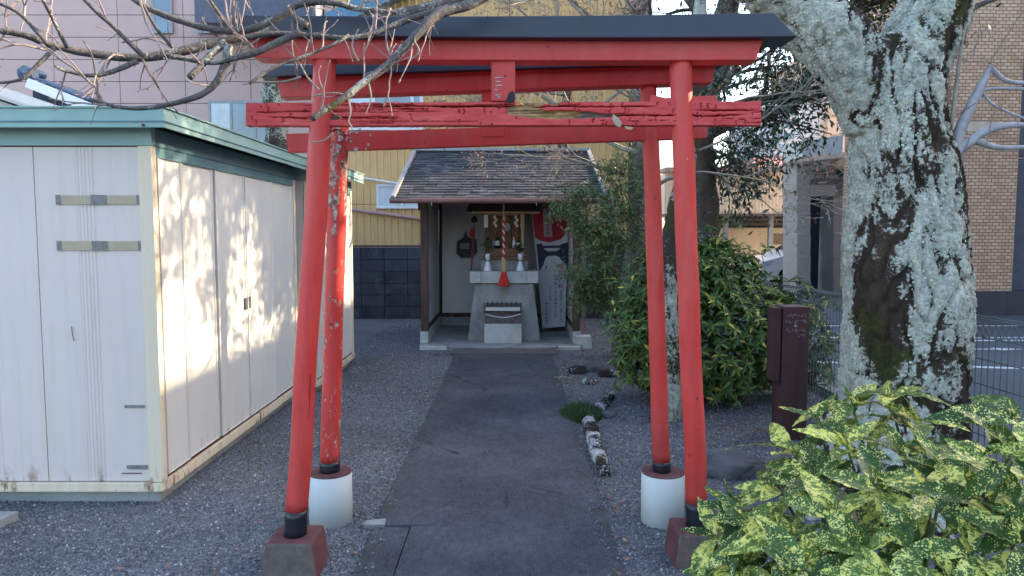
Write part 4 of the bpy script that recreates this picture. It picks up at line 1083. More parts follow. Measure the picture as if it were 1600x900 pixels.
# ------------------------------------------------------------ yellow corrugated building
yb_ = thing('corrugated_building', 'ochre yellow corrugated steel building rising behind the block wall', 'building', (1, 14.6, 0))
Yw = 14.5
XW = W(1012, 200, Yw).x
m = MB(); m.box((-3.45, Yw + .06, 0), (XW, Yw + 5, 9.0)); m.build('inner_wall', MAT['dark_gap'], yb_)
def sheet(x0, x1, z0, z1, mat, parent, y, pitch=.135, dep=.028, name='wall_sheet', src=None):
    m = MB(); pts = []; x = x0; i = 0
    prof = ((0, 0), (.30, 0), (.42, 1), (.58, 1), (.70, 0))
    while x < x1 - 1e-6:
        for u, d in prof:
            xx = x + u * pitch
            if xx <= x1: pts.append((xx, y - d * dep))
        x += pitch
    pts.append((x1, y)); n = len(pts)
    m.add([(a, b, z0) for a, b in pts] + [(a, b, z1) for a, b in pts], [(i, i + 1, n + i + 1, n + i) for i in range(n - 1)])
    return m.build(name, mat, parent)
x = -3.4
while x < XW - .5:
    for (z0, z1) in ((.3, 2.13), (2.14, 4.4), (4.41, 9.0)): sheet(x, x + .81, z0, z1, MAT['ochre'], yb_, Yw + (.0 if z0 != 2.14 else .004))
    x += .81
def win(root, pxa, pya, pxb, pyb, Y, frame, glass, cols=1, fw=.05, proud=.06, split=None, name='window'):
    a = W(pxa, pya, Y); b = W(pxb, pyb, Y); x0_, x1_, z0_, z1_ = a.x, b.x, b.z, a.z
    m = MB(); yy = Y - proud
    m.box((x0_, yy, z0_), (x1_, yy + fw, z0_ + fw)); m.box((x0_, yy, z1_ - fw), (x1_, yy + fw, z1_))
    m.box((x0_, yy + .001, z0_ + fw), (x0_ + fw, yy + fw, z1_ - fw)); m.box((x1_ - fw, yy + .001, z0_ + fw), (x1_, yy + fw, z1_ - fw))
    for c in range(1, cols): xc = x0_ + (x1_ - x0_) * (split[c - 1] if split else c / cols); m.box((xc - fw / 2, yy + .002, z0_ + fw), (xc + fw / 2, yy + fw, z1_ - fw))
    f = m.build(name, frame, root); edges = [0] + ([s for s in split] if split else [c / cols for c in range(1, cols)]) + [1]
    for i in range(cols):
        g_ = glass[i % len(glass)] if isinstance(glass, list) else glass
        m = MB(); m.box((x0_ + (x1_ - x0_) * edges[i] + fw * .5, yy + .02, z0_ + fw * .5), (x0_ + (x1_ - x0_) * edges[i + 1] - fw * .5, yy + .03, z1_ - fw * .5)); m.build('pane', g_, f)
    return f
win(yb_, 541, 143, 662, 204, Yw, MAT['white_metal'], [MAT['glass_pale'], MAT['glass'], MAT['glass']], 3, .06, .08, [.36, .86])
win(yb_, 589, 288, 668, 326, Yw, MAT['white_metal'], MAT['glass_pale'], 2, .045, .07)
m = MB(); m.tube([W(538, 326, Yw - .1), W(600, 334, Yw - .1), W(668, 344, Yw - .1)], .035, 10); m.build('pipe', MAT['pink_pipe'], yb_, smooth=True)
m = MB(); m.tube([W(500, 268, Yw - .15), W(560, 277, Yw - .15), W(615, 286, Yw - .15), W(668, 293, Yw - .15)], .022, 8); m.build('pipe', MAT['white_metal'], yb_, smooth=True)
m = MB(); m.bar(W(500, 44, Yw - .25), W(660, -34, Yw - .25), .3, .30); m.build('roof_verge', MAT['blue_verge'], yb_)

# ------------------------------------------------------------ pink building
pk = thing('pink_apartment_block', 'mauve pink panelled apartment block with blue windows far behind the sheds', 'building', (-10, 23, 0))
Yp = 22.0
m = MB(); m.box((-22, Yp + .03, 0), (-6.3, Yp + 9, 13)); m.build('inner_wall', MAT['dark_gap'], pk)
src = None
pw, ph = 1.92, .635
for c in range(8):
    for r in range(19):
        x0_ = -5.75 - (c + 1) * pw; z0_ = .28 + r * ph
        if src is None:
            m = MB(); m.box((x0_ + .009, Yp, z0_ + .009), (x0_ + pw - .009, Yp + .028, z0_ + ph - .009)); src = m.build('wall_panel', MAT['pink_panel'], pk); b0 = ORG[src.name].copy(); k0 = (x0_, z0_)
        else: share('wall_panel', src, b0 + Vector((x0_ - k0[0], 0, z0_ - k0[1])), pk)
win(pk, 239, -14, 272, 53, Yp, MAT['grey_metal'], [MAT['glass']], 1, .06, .10)
win(pk, 308, -14, 344, 53, Yp, MAT['grey_metal'], [MAT['glass']], 1, .06, .10)
win(pk, 327, 158, 432, 224, Yp, MAT['grey_metal'], [MAT['glass_pale'], MAT['glass'], MAT['glass']], 3, .07, .10, [.34, .70])
win(pk, 440, 96, 478, 112, Yp, MAT['grey_metal'], MAT['glass'], 1, .05, .1)
a, b = W(338, 24, Yp), W(515, 58, Yp)
m = MB(); m.box((a.x, Yp - 1.5, b.z), (b.x, Yp - .04, a.z)); m.build('balcony_wall', simple('slate_balcony', (.11, .12, .16), .6), pk)
a, b = W(432, -30, Yp), W(478, 26, Yp)
m = MB(); m.box((a.x, Yp - .3, b.z), (b.x, Yp - .1, a.z)); m.build('balcony_soffit', MAT['tan_ceiling'], pk)
a, b = W(478, -30, Yp), W(545, 30, Yp)
m = MB(); m.box((a.x, Yp - .5, b.z), (b.x, Yp - .1, a.z)); m.build('pink_panel', MAT['pink_panel'], pk)

# ------------------------------------------------------------ low house with pale roof and blue tiles
wh = thing('low_house', 'low house with pale sheet roof and blue tiled ridge behind the front shed', 'house', (-7, 10, 0))
A = W(-60, 96, 9.5); Bt = W(44, 135, 9.5); C_ = W(135, 182, 9.5)
A2 = Vector((-8.6, 9.5, A.z + .35))
m = MB()
e0 = Vector((-8.4, 9.4, 3.95)); e1 = Vector((-5.35, 9.4, 2.93))
sl_ = (e1 - e0)
n = 11
for i in range(n):
    ya_ = 9.4 + i * .36; p0 = Vector((e0.x, ya_, e0.z)); p1 = Vector((e1.x, ya_, e1.z))
    mm = MB(); mm.hexa([(p0.x, ya_ + .004, p0.z - .03), (p1.x, ya_ + .004, p1.z - .03), (p1.x, ya_ + .352, p1.z - .03), (p0.x, ya_ + .352, p0.z - .03), (p0.x, ya_ + .004, p0.z), (p1.x, ya_ + .004, p1.z), (p1.x, ya_ + .352, p1.z), (p0.x, ya_ + .352, p0.z)])
    mm.build('roof_sheet', MAT['white_roof'], wh)
    mm = MB(); mm.bar(p0 + Vector((0, 0, .012)), p1 + Vector((0, 0, .012)), .02, .03); mm.build('roof_seam', MAT['white_roof'], wh)
m = MB(); m.hexa([(-8.3, 9.6, 0), (-5.6, 9.6, 0), (-5.6, 13.2, 0), (-8.3, 13.2, 0), (-8.3, 9.6, 3.85), (-5.6, 9.6, 2.95), (-5.6, 13.2, 2.95), (-8.3, 13.2, 3.85)]); m.build('wall', MAT['offwhite'], wh)
# blue tile slope behind
t0, t1 = W(50, 122, 12.6), W(190, 178, 12.6)
m = MB(); m.bar(t0 + Vector((0, -.1, -.10)), t1 + Vector((0, -.1, -.10)), .1, .16); m.build('verge_board', MAT['white_metal'], wh)
tl = None
L = (t1 - t0); cnt = 15
for r in range(cnt):
    for c in range(5):
        p = t0.lerp(t1, r / cnt) + Vector((0, .26 * c, 0)); d = L.normalized(); p2 = p + d * (L.length / cnt * 1.15)
        if tl is None:
            mm = MB(); prev = []; nn = 7
            for q in (p, p2):
                for k in range(nn):
                    a_ = math.pi * k / (nn - 1); prev.append((q.x, q.y - .11 * math.cos(a_), q.z + .05 * math.sin(a_) + (.03 if q is p2 else .0) * 0 + (.025 if q is p else 0) * 0))
            mm.add(prev, [(k, k + 1, nn + k + 1, nn + k) for k in range(nn - 1)] + [tuple(range(nn)), tuple(range(2 * nn - 1, nn - 1, -1))])
            tl = mm.build('roof_tile', MAT['blue_tile'], wh); tb = ORG[tl.name].copy(); tp = p.copy()
        else: share('roof_tile', tl, tb + (p - tp) + Vector((0, 0, random.uniform(0, .012))), wh)
m = MB(); m.hexa([t0 + Vector((0, 0, -.4)), t1 + Vector((0, 0, -.3)), t1 + Vector((0, 1.3, -.3)), t0 + Vector((0, 1.3, -.4)), t0 + Vector((0, 0, -.02)), t1 + Vector((0, 0, -.02)), t1 + Vector((0, 1.3, -.02)), t0 + Vector((0, 1.3, -.02))]); m.build('roof_deck', MAT['navy'], wh)
m = MB(); m.tube([t0 + Vector((-.12, -.1, .05)), t0 + Vector((.12, -.1, .05))], .10, 10); m.tube([t0 + Vector((.0, -.2, .1)), t0 + Vector((.0, .3, .1))], .07, 10); m.build('ridge_end_tile', MAT['blue_tile'], wh)
m = MB(); m.box((t0.x - 2.5, t0.y + .1, 0), (t1.x - .2, t0.y + 1.2, t1.z - .35)); m.build('wall', MAT['offwhite'], wh)
# ------------------------------------------------------------ right side buildings
bk = thing('brick_building', 'tall tan brick-tiled building with dark plinth across the road at right', 'building', (10, 16, -.06))
YK = 14.6
xs = W(1378, 0, YK).x; xe = W(1590, 300, YK).x
m = MB(); m.box((xs, YK, .42), (W(1466, 0, YK).x, YK + 1.4, 12.2)); m.build('brick_wall', MAT['brick'], bk)
xa, xb = W(1466, 0, YK).x, W(1492, 0, YK).x
m = MB(); m.box((xa + .001, YK + .25, .42), (xb - .001, YK + 1.9, 12.2)); m.build('recess_wall', MAT['brick'], bk)
m = MB(); z_ = W(1470, 165, YK).z; m.box((xa + .01, YK + .1, z_), (xb - .01, YK + .248, 12.0)); m.build('grey_panel', MAT['grey_metal'], bk)
z0_ = W(1470, 226, YK).z; m = MB(); m.box((xa + .03, YK + .18, z0_), (xb - .02, YK + .248, z_ - .02)); m.build('window', MAT['glass_dark'], bk)
m = MB(); m.box((xb, YK, .42), (W(1556, 0, YK).x, YK + 1.9, 12.2)); m.build('brick_wall', MAT['brick'], bk)
m = MB(); m.box((W(1556, 0, YK).x + .012, YK + .03, .42), (xe, YK + 1.9, 12.2)); m.build('brick_wall', MAT['brick'], bk)
z1_ = W(1500, 198, YK).z; m = MB(); m.box((xb + .01, YK - .012, z1_ - .09), (W(1575, 0, YK).x, YK + .02, z1_ + .09)); m.build('pale_band', simple('pale_tile_band', (.62, .50, .38)), bk)
for (za, zb2) in ((.42, 3.05), (3.1, 6.4), (6.45, 12.2)):
    m = MB(); m.box((xe + .01, YK + .20, za), (xe + 1.6, YK + .4, zb2)); m.build('grey_cladding', simple('slate_cladding', (.10, .11, .14), .5), bk)
m = MB(); m.box((xe + 1.61, YK, .42), (xe + 2.2, YK + 7, 12.2)); m.build('brick_wall', MAT['brick'], bk)
x = xs - .03
while x < xe + 2.2:
    x2 = min(x + .9, xe + 2.23); m = MB(); m.box((x + .003, YK - .05, -.06), (x2 - .003, YK + .5, .417)); m.build('plinth_slab', MAT['plinth'], bk); x = x2
m = MB(); m.box((xs + .1, YK + .5, -.06), (xe + 2.1, YK + 1.4, .415)); m.build('foundation', MAT['plinth'], bk)
# unseen building added right of the view so its shadow covers the yard
nbk = thing('unseen_shade_building', 'long tan building added unseen beyond the right edge to shade the yard', 'building', (15, 2, -.06))
m = MB(); m.box((12.6, -14, -.06), (20, 17.0, 7.9)); m.build('wall', MAT['peach'], nbk)
src = None
for k in range(6):
    for fl in range(2):
        m = MB(); m.box((12.56, -12 + k * 4, 1.0 + fl * 3.2), (12.598, -10.4 + k * 4, 2.3 + fl * 3.2)); f = m.build('window', MAT['white_metal'], nbk)
        m = MB(); m.box((12.54, -11.92 + k * 4, 1.08 + fl * 3.2), (12.558, -10.48 + k * 4, 2.22 + fl * 3.2)); m.build('pane', MAT['glass'], f)

# entrance building with granite pillars
en = thing('entrance_building', 'grey granite entrance porch with pale canopy and lettered sign across the road', 'building', (8.5, 19, -.06))
YE = 19.0; YG = -.06
def bx(px0, px1, py0, py1, Y, d, mat, name, root=en, bev=0):
    a = W(px0, py0, Y); b = W(px1, py1, Y); m = MB(); m.box((a.x, Y, b.z), (b.x, Y + d, a.z)); return m.build(name, mat, root, bevel=bev)
# pillars built in stacked courses with pale bands
def courses(px0, px1, top, Y, d, matmain):
    ys_ = [top, 300, 332, 336, 364, 368, 398, 402, 432, 436, 458]
    for i, (a, b) in enumerate(zip(ys_[:-1], ys_[1:])):
        if b <= a: continue
        bandy = (b - a) < 6; bx(px0, px1, a, b - .25, Y - (.01 if bandy else 0), d, MAT['stone_pale'] if bandy else matmain, 'pillar_stone')
courses(1246, 1266, 236, YE, 1.0, MAT['stone_grey']); courses(1303, 1330, 262, YE, 1.0, MAT['stone_grey'])
bx(1266.5, 1277.5, 232, 458, YE + .5, .5, MAT['stone_blue'], 'dark_pillar')
bx(1278, 1303, 300, 458, YE + 1.6, .3, simple('porch_wall', (.20, .20, .19)), 'back_wall')
dr = bx(1290, 1303.5, 338, 425, YE + 1.5, .09, MAT['grey_metal'], 'glass_door'); bx(1292, 1302, 341, 422, YE + 1.48, .015, MAT['glass_pale'], 'pane', dr) if 0 else None
a = W(1292, 341, YE + 1.48); b = W(1302.5, 422, YE + 1.48); m = MB(); m.box((a.x, YE + 1.48, b.z), (b.x, YE + 1.497, a.z)); m.build('pane', MAT['glass_pale'], dr)
sgn = bx(1267, 1330, 264, 306, YE - .02, .7, simple('sign_grey', (.17, .19, .21), .45), 'sign_panel')
bx(1266.5, 1305, 289, 306.5, YE - .03, .72, MAT['stone_pale'], 'sign_band')
bx(1266, 1306, 243, 263.5, YE - .01, .6, MAT['stone_grey'], 'upper_wall')
f_ = bx(1306.5, 1326, 240, 262, YE + .0, .5, MAT['white_metal'], 'window')
for u0, u1 in ((1307.5, 1318), (1321, 1325.5)):
    a = W(u0, 242, YE - .02); b = W(u1, 260, YE - .02); m = MB(); m.box((a.x, YE - .02, b.z), (b.x, YE - .002, a.z)); m.build('pane', simple('pale_cream_pane', (.85, .76, .58)), f_)  # panes are opaque pale cream
a = W(1310, 266, YE - .1); b = W(1321, 275, YE - .1); m = MB(); m.box((a.x, YE - .10, b.z), (b.x, YE - .022, a.z)); m.build('wall_lamp', MAT['stone_blue'], en)
p = W(1285.5, 276.5, YE - .03); text_mesh('sign_lettering', 'TH GRAN MAISON', .148, (p.x, YE - .03, p.z), MAT['road_line'], en)
p = W(1287, 285.5, YE - .03); text_mesh('sign_lettering', 'ENTRANCE', .05, (p.x, YE - .03, p.z), MAT['road_line'], en) if 0 else None
m = MB(); a = W(1279, 285.5, YE - .03); b = W(1293, 284.5, YE - .03)
for k in range(9):
    q = a.lerp(b, k / 9); m.box((q.x, YE - .03, q.z - .018), (q.x + .02 + .008 * (k % 2), YE - .022, q.z + .018))
m.build('small_lettering', MAT['road_line'], en)
# canopy: slab running towards the viewer
cl = [W(1234, 254, YE - .3), W(1236, 228, YE - .3)]
m = MB(); A0 = W(1232, 262, 18.9); A1 = W(1340, 240, 15.8)
def quadbox(p0, p1, h, th, mat, name, root, zoff=0):
    m = MB(); d = (p1 - p0).normalized(); nn = Vector((-d.y, d.x, 0)) * th
    vs = [p0 + Vector((0, 0, zoff)), p1 + Vector((0, 0, zoff)), p1 + nn + Vector((0, 0, zoff)), p0 + nn + Vector((0, 0, zoff))]
    m.hexa(vs + [v + Vector((0, 0, h)) for v in vs]); return m.build(name, mat, root)
c0 = W(1231, 258, 19.2); c1 = Vector((W(1320, 237, 17.2).x, 17.2, c0.z))
m = MB(); m.hexa([(c0.x, 19.6, c0.z), (c0.x, 18.3, c0.z), (c1.x, 17.2, c0.z), (c1.x + .6, 19.6, c0.z), (c0.x, 19.6, c0.z + .12), (c0.x, 18.3, c0.z + .12), (c1.x, 17.2, c0.z + .12), (c1.x + .6, 19.6, c0.z + .12)]); m.build('canopy_slab', simple('canopy_edge', (.58, .50, .42)), en)
m = MB(); z2 = c0.z + .121; m.hexa([(c0.x + .04, 19.5, z2), (c0.x + .04, 18.36, z2), (c1.x - .02, 17.28, z2), (c1.x + .5, 19.5, z2), (c0.x + .04, 19.5, z2 + .40), (c0.x + .04, 18.36, z2 + .40), (c1.x - .02, 17.28, z2 + .40), (c1.x + .5, 19.5, z2 + .40)]); m.build('canopy_glass_band', simple('pale_blue_band', (.42, .55, .58), .3), en)
# far apartment volumes
fa = thing('far_apartment', 'pale tiled apartment house rising above the entrance porch', 'building', (14, 40, -.06))
YF = 38.0
a = W(1212, 158, YF); b = W(1297, 158, YF); m = MB(); m.box((a.x, YF, -.06), (b.x, YF + 8, a.z)); m.build('pale_wall', MAT['offwhite'], fa)
a = W(1297.5, 60, YF - .5); b = W(1420, 60, YF - .5); m = MB(); m.box((a.x, YF - .5, -.06), (b.x, YF + 8, a.z)); m.build('tan_wall', MAT['peach'], fa)
for py in (172, 190, 208, 226, 244):
    a = W(1218, py, YF); b = W(1240, py + 9, YF); m = MB(); m.box((a.x, YF - .05, b.z), (b.x, YF - .001, a.z)); m.build('window', MAT['glass'], fa)
for py in (150, 180, 210):
    a = W(1297.6, py, YF - .5); b = W(1345, py + 2, YF - .5); m = MB(); m.box((a.x, YF - .54, b.z), (b.x, YF - .501, a.z)); m.build('joint_strip', simple('joint_strip', (.45, .32, .22)), fa)
# cream corrugated building and carport
cc = thing('cream_building', 'cream corrugated building with dark open carport beyond the shrub', 'building', (8, 25, -.06))
YC = 25.0
a, b = W(1040, 268, YC), W(1250, 334, YC)
m = MB(); m.box((a.x, YC + .05, b.z), (b.x + 3, YC + 7, a.z - .05)); m.build('inner_wall', MAT['cream_sheet'], cc)
x = a.x
while x < b.x: sheet(x, x + .9, b.z, a.z, MAT['cream_sheet'], cc, YC, .11, .03); x += .9
bx(1040, 1250, 261, 268.2, YC - .2, 1, simple('roof_flashing', (.45, .32, .24)), 'roof_edge', cc)
for i, (p0, p1) in enumerate(((334, 338), (341, 345), (348, 352))): bx(1040, 1250, p0, p1, YC - .1 + i * .8, .2, simple('carport_beam%d' % i, (.12, .09, .08)), 'carport_beam', cc)
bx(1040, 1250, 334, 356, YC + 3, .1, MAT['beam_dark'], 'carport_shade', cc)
bx(1040, 1250, 352, 452, YC + 4, .2, MAT['cream_sheet'], 'rear_wall', cc)
f_ = bx(1206, 1240, 362, 384, YC + 3.9, .09, MAT['white_metal'], 'window', cc)
a = W(1209, 365, YC + 3.88); b = W(1233, 382, YC + 3.88); m = MB(); m.box((a.x, YC + 3.88, b.z), (b.x, YC + 3.899, a.z)); m.build('pane', MAT['glass_dark'], f_)
for px in (1060, 1130, 1200):
    a = W(px, 356, YC + .2); m = MB(); m.box((a.x, YC + .1, -.06), (a.x + .15, YC + .25, a.z + .5)); m.build('carport_post', MAT['grey_metal'], cc)
ph_ = thing('pink_roof_house', 'distant house with pinkish roof above the cream building', 'house', (9, 34, -.06))
a, b = W(1178, 238, 34), W(1240, 262, 34); m = MB(); m.hexa([(a.x, 34, b.z), (b.x, 34, b.z), (b.x, 38, b.z), (a.x, 38, b.z), (a.x + .5, 35.5, a.z), (b.x, 35.5, a.z), (b.x, 36.5, a.z), (a.x + .5, 36.5, a.z)]); m.build('roof', simple('salmon_roof', (.50, .24, .20)), ph_)
m = MB(); m.box((a.x + .2, 34.2, -.06), (b.x - .2, 37.8, b.z - .002)); m.build('wall', MAT['offwhite'], ph_)

# white car in the carport
car = thing('parked_car', 'white car parked beyond the shrub, half hidden by the granite pillar', 'car', W(1250, 446, 21.5).copy())
cx, cy = W(1186, 446, 21.5).x, 21.5; Z = -.06
prof = [(0, .30), (.02, .55), (.10, .82), (.75, 1.0), (1.05, 1.12), (1.75, 1.55), (2.4, 1.66), (3.5, 1.64), (4.1, 1.45), (4.35, 1.05), (4.42, .6), (4.40, .30)]
m = MB(); vs = []; n = len(prof)
for k, (yy, ins) in enumerate(((0, .10), (.06, .0), (1.64, .0), (1.70, .10))):
    for (x, z) in prof:
        tuck = .16 * max(0, (z - 1.0) / .6) * (1 if k in (1,) else (-1 if k == 2 else 0)) + (.16 * max(0, (z - 1.0) / .6) * (1 if k == 0 else (-1 if k == 3 else 0)))
        zz = z if ins == 0 else z - .04
        vs.append((cx + x, cy + yy + tuck, Z + zz))
fs = []
for k in range(3):
    for i in range(n): fs.append((k * n + i, k * n + (i + 1) % n, (k + 1) * n + (i + 1) % n, (k + 1) * n + i))
fs += [tuple(range(n)), tuple(reversed(range(3 * n, 4 * n)))]
m.add(vs, fs); m.build('body', MAT['car_white'], car, smooth=False)
def sidewin(pts, name='side_window', mat='glass_dark'):
    m = MB(); vs = []
    for (x, z) in pts: vs.append((cx + x, cy - .012 + .16 * max(0, (z - 1.0) / .6), Z + z))
    for (x, z) in pts: vs.append((cx + x, cy + .02 + .16 * max(0, (z - 1.0) / .6), Z + z))
    k = len(pts); m.add(vs, [tuple(range(k)), tuple(reversed(range(k, 2 * k)))] + [(i, k + i, k + (i + 1) % k, (i + 1) % k) for i in range(k)]); m.build(name, MAT[mat], car)
sidewin([(1.25, 1.10), (2.2, 1.08), (2.2, 1.53), (1.85, 1.50)]); sidewin([(2.28, 1.08), (3.2, 1.08), (3.2, 1.53), (2.28, 1.54)]); sidewin([(3.28, 1.08), (3.95, 1.12), (3.75, 1.45), (3.28, 1.52)])
m = MB(); m.hexa([(cx + 1.00, cy + .10, Z + 1.12), (cx + 1.00, cy + 1.60, Z + 1.12), (cx + 1.05, cy + 1.60, Z + 1.10), (cx + 1.05, cy + .10, Z + 1.10), (cx + 1.70, cy + .22, Z + 1.545), (cx + 1.70, cy + 1.48, Z + 1.545), (cx + 1.76, cy + 1.48, Z + 1.50), (cx + 1.76, cy + .22, Z + 1.50)]); m.build('windscreen', MAT['glass_dark'], car)
for x in (.85, 3.55):
    for yy in (.02, 1.5):
        m = MB(); m.lathe([(.18, -.0), (.30, 0), (.33, .03), (.33, .17), (.30, .20)], (0, 0, 0), 24); w_ = m.build('wheel', MAT['rubber'], car, origin=Vector((0, 0, 0))); ORG[w_.name] = Vector((0, 0, 0))
        w_.location = Vector((cx + x, cy + yy + .18, Z + .33)) - ORG[car.name]; w_.rotation_euler = (R(90), 0, 0)
        m = MB(); m.lathe([(.19, .16), (.20, .204), (.04, .19)], (0, 0, 0), 16); r_ = m.build('rim', MAT['chrome'], w_, origin=Vector((0, 0, 0))); r_.location = (0, 0, 0)
m = MB(); m.hexa([(cx + .03, cy - .008, Z + .62), (cx + .32, cy - .008, Z + .66), (cx + .32, cy + .10, Z + .66), (cx + .03, cy + .10, Z + .62), (cx + .07, cy - .008, Z + .78), (cx + .42, cy - .008, Z + .84), (cx + .42, cy + .10, Z + .84), (cx + .07, cy + .10, Z + .78)]); m.build('headlight', MAT['glass_pale'], car)
m = MB(); m.box((cx + 1.15, cy - .14, Z + 1.05), (cx + 1.35, cy - .01, Z + 1.20)); m.build('mirror', MAT['car_white'], car, bevel=.02)
ORG[car.name] = ORG[car.name]

# ------------------------------------------------------------ wire fence
fe = thing('wire_fence', 'dark wire mesh fence with folded top along the road behind the lichen tree', 'fence', (2.7, 6, 0))
def fpt(y, z, off=0): return Vector((2.80 - (y - 4.0) * .083 + off, y, z))
FH = 1.10; y0, y1 = 2.35, 9.6
for z in (.10, .25, .40, .55, .70, .85):
    m = MB(); m.tube([fpt(y0, z), fpt(y1, z)], .0038, 6); m.build('rail_wire', MAT['fence'], fe)
for (off, z) in ((0, .98), (-.055, FH - .005), (.055, FH - .005), (0, FH + .0)):
    m = MB(); m.tube([fpt(y0, z, off), fpt(y1, z, off)], .0042, 6); m.build('rail_wire', MAT['fence'], fe)
m = MB(); c = fpt(5, 0)
pts = [(0, 0, .04), (0, 0, .98), (-.055, 0, FH - .005), (.055, 0, FH - .005), (0, 0, .98)]
m.tube([Vector(p) for p in pts[:2]], .0032, 5); m.tube([Vector(pts[1]), Vector(pts[2]), Vector(pts[3]), Vector((0, 0, .985))], .0032, 5)
src = m.build('picket_wire', MAT['fence'], fe, origin=Vector((0, 0, 0)))
src.location = fpt(y0, 0) - ORG[fe.name]; ORG[src.name] = fpt(y0, 0)
y = y0 + .05
while y < y1: share('picket_wire', src, fpt(y, 0), fe); y += .05
for y in (2.4, 4.9, 7.4):
    m = MB(); m.tube([fpt(y, -.1, .05), fpt(y, 1.12, .05)], .024, 12); m.build('post', MAT['fence'], fe, smooth=True)

# ------------------------------------------------------------ brown sign post
PZ = 5.62; a = W(1216, 690, PZ); b = W(1262, 478, PZ)
spo = thing('signpost', 'dark brown wooden sign post with faded white writing beside the green shrub', 'sign', (2.13, 5.65, 0))
zt = b.z
m = MB(); m.box((W(1221, 600, 5.55).x, 5.55, -.05), (W(1262, 600, 5.55).x, 5.74, zt)); pp = m.build('post', MAT['brown_post'], spo, bevel=.006)
m = MB(); a = W(1211, 480, 5.54); b = W(1220, 590, 5.54); m.box((a.x, 5.56, .46), (b.x, 5.70, zt - .01)); m.build('side_board', MAT['brown_post'], spo, bevel=.004)
m = MB(); random.seed(14)
for (row, x0_, x1_) in ((493, 1229, 1259), (502, 1228, 1258), (516, 1229, 1257), (524, 1246, 1258)):
    px = x0_
    while px < x1_:
        w = 2.6
        for s_ in range(random.randint(2, 4)):
            q0 = W(px + random.uniform(0, w), row + random.uniform(-2.2, 2.2), 5.547); q1 = q0 + Vector((random.uniform(-.008, .010), 0, random.uniform(-.006, .006)))
            q0.y = q1.y = 5.5475; m.bar(q0, q1, .002, .0022)
        px += w + 1.1
A = W(1243, 505, 5.5475); B = W(1243, 511, 5.5475); m.bar(A, B, .003, .003)
m.bar(B, B + Vector((-.014, 0, .012)), .003, .003); m.bar(B, B + Vector((.014, 0, .012)), .003, .003)
m.build('faded_writing', MAT['text_white'], pp)

# ------------------------------------------------------------ stones, roots, moss along the path
def rock(name, c, r, mat, seed, label, cat, group=None, sub=3):
    bm = bmesh.new(); bmesh.ops.create_icosphere(bm, subdivisions=sub, radius=1)
    for v in bm.verts:
        k = 1 + .30 * mnoise.noise(v.co * 1.6 + Vector((seed, 0, 0))) + .10 * mnoise.noise(v.co * 5 + Vector((seed, 3, 0))) + .05 * mnoise.noise(v.co * 14 + Vector((seed, 3, 0)))
        v.co = Vector((v.co.x * r[0], v.co.y * r[1], v.co.z * r[2])) * k + Vector(c)
    me = bpy.data.meshes.new("r"); bm.to_mesh(me); bm.free(); o = link_mesh(name, me, mat, None, True); return tag(o, label, cat, group)
p = G(1152, 752); rock('boulder', (p.x, p.y + .16, .03), (.21, .16, .11), MAT['rock'], 4, 'dark half-buried boulder in the gravel right of the front torii pillar', 'rock', sub=4)
ch = [(945, 745), (934, 712), (925, 680), (922, 655), (944, 634), (958, 617)]
pts = [G(*q) for q in ch]
def lumpy_tube(name, pts, rads, mat, parent=None, n=20, seg=12, amp=.18, seed=0, zc=None, fr=9):
    pts = [Vector(p) for p in pts]; out = []; rr = []
    for i in range(len(pts) - 1):
        for k in range(seg):
            t = k / seg; p0 = pts[max(i - 1, 0)]; p1 = pts[i]; p2 = pts[i + 1]; p3 = pts[min(i + 2, len(pts) - 1)]
            q = .5 * ((2 * p1) + (-p0 + p2) * t + (2 * p0 - 5 * p1 + 4 * p2 - p3) * t * t + (-p0 + 3 * p1 - 3 * p2 + p3) * t ** 3)
            out.append(q); rr.append(rads[i] + (rads[i + 1] - rads[i]) * t)
    out.append(pts[-1]); rr.append(rads[-1])
    m = MB(); m.tube(out, rr, n)
    vs = []
    for j, q in enumerate(out):
        for k in range(n):
            v = Vector(m.v[j * n + k]); d = (v - q)
            f = 1 + amp * mnoise.noise(v * fr + Vector((seed, 0, 0))) + amp * .5 * mnoise.noise(v * fr * 3.3 + Vector((seed, 0, 0))) + amp * .3 * mnoise.noise(v * fr * 9 + Vector((seed, 0, 0)))
            vs.append(tuple(q + d * f))
    m.v = vs; return m.build(name, mat, parent, smooth=True)
root = lumpy_tube('edging_root', [p + Vector((0, 0, .015)) for p in pts], [.035, .050, .055, .045, .045, .03], MAT['root_bark'], amp=.55, seed=3, fr=14)
tag(root, 'dark gnarled root with white lichen patches curving along the right path edge', 'root')
random.seed(31)
for i, (px, py, s, mt, lb) in enumerate(((902, 583, 1.0, 'root_bark', 'low dark stone with lichen dots nearest the shrine along the right path edge'), (932, 580, 1.3, 'rock', 'wide dark stone at the foot of the shrub by the right path edge'), (950, 588, .9, 'root_bark', 'small lichen-dotted stone touching the shrub by the path'), (922, 600, .7, 'root_bark', 'small stone with white lichen dots behind the grass tuft'), (950, 652, .55, 'rock', 'small dark stone beside the middle of the lichened root'))):
    p = G(px, py); rock('edging_stone', (p.x, p.y, .02), (.12 * s, .09 * s, .07 * s), MAT[mt], i * 7, lb, 'stone')
p = G(907, 655); n = 2600
ang = rng.random(n) * 6.283; rad = np.sqrt(rng.random(n)) ; px_ = p.x + .02 + np.cos(ang) * rad * .17; py_ = p.y + .10 + np.sin(ang) * rad * .26
d = rng.normal(size=(n, 3)) * [.5, .5, .15] + [0, 0, .7]; h = (1 - rad ** 2) * .08
tv = [(-.003, 0, 0), (.003, 0, 0), (0, .075, 0)]
me = scatter(tv, [(0, 1, 2)], np.stack([px_, py_, h * .6], 1), frames(d) * (.6 + rng.random(n) * .7)[:, None, None]); tag(link_mesh('grass_tuft', me, MAT['grass']), kind='stuff')
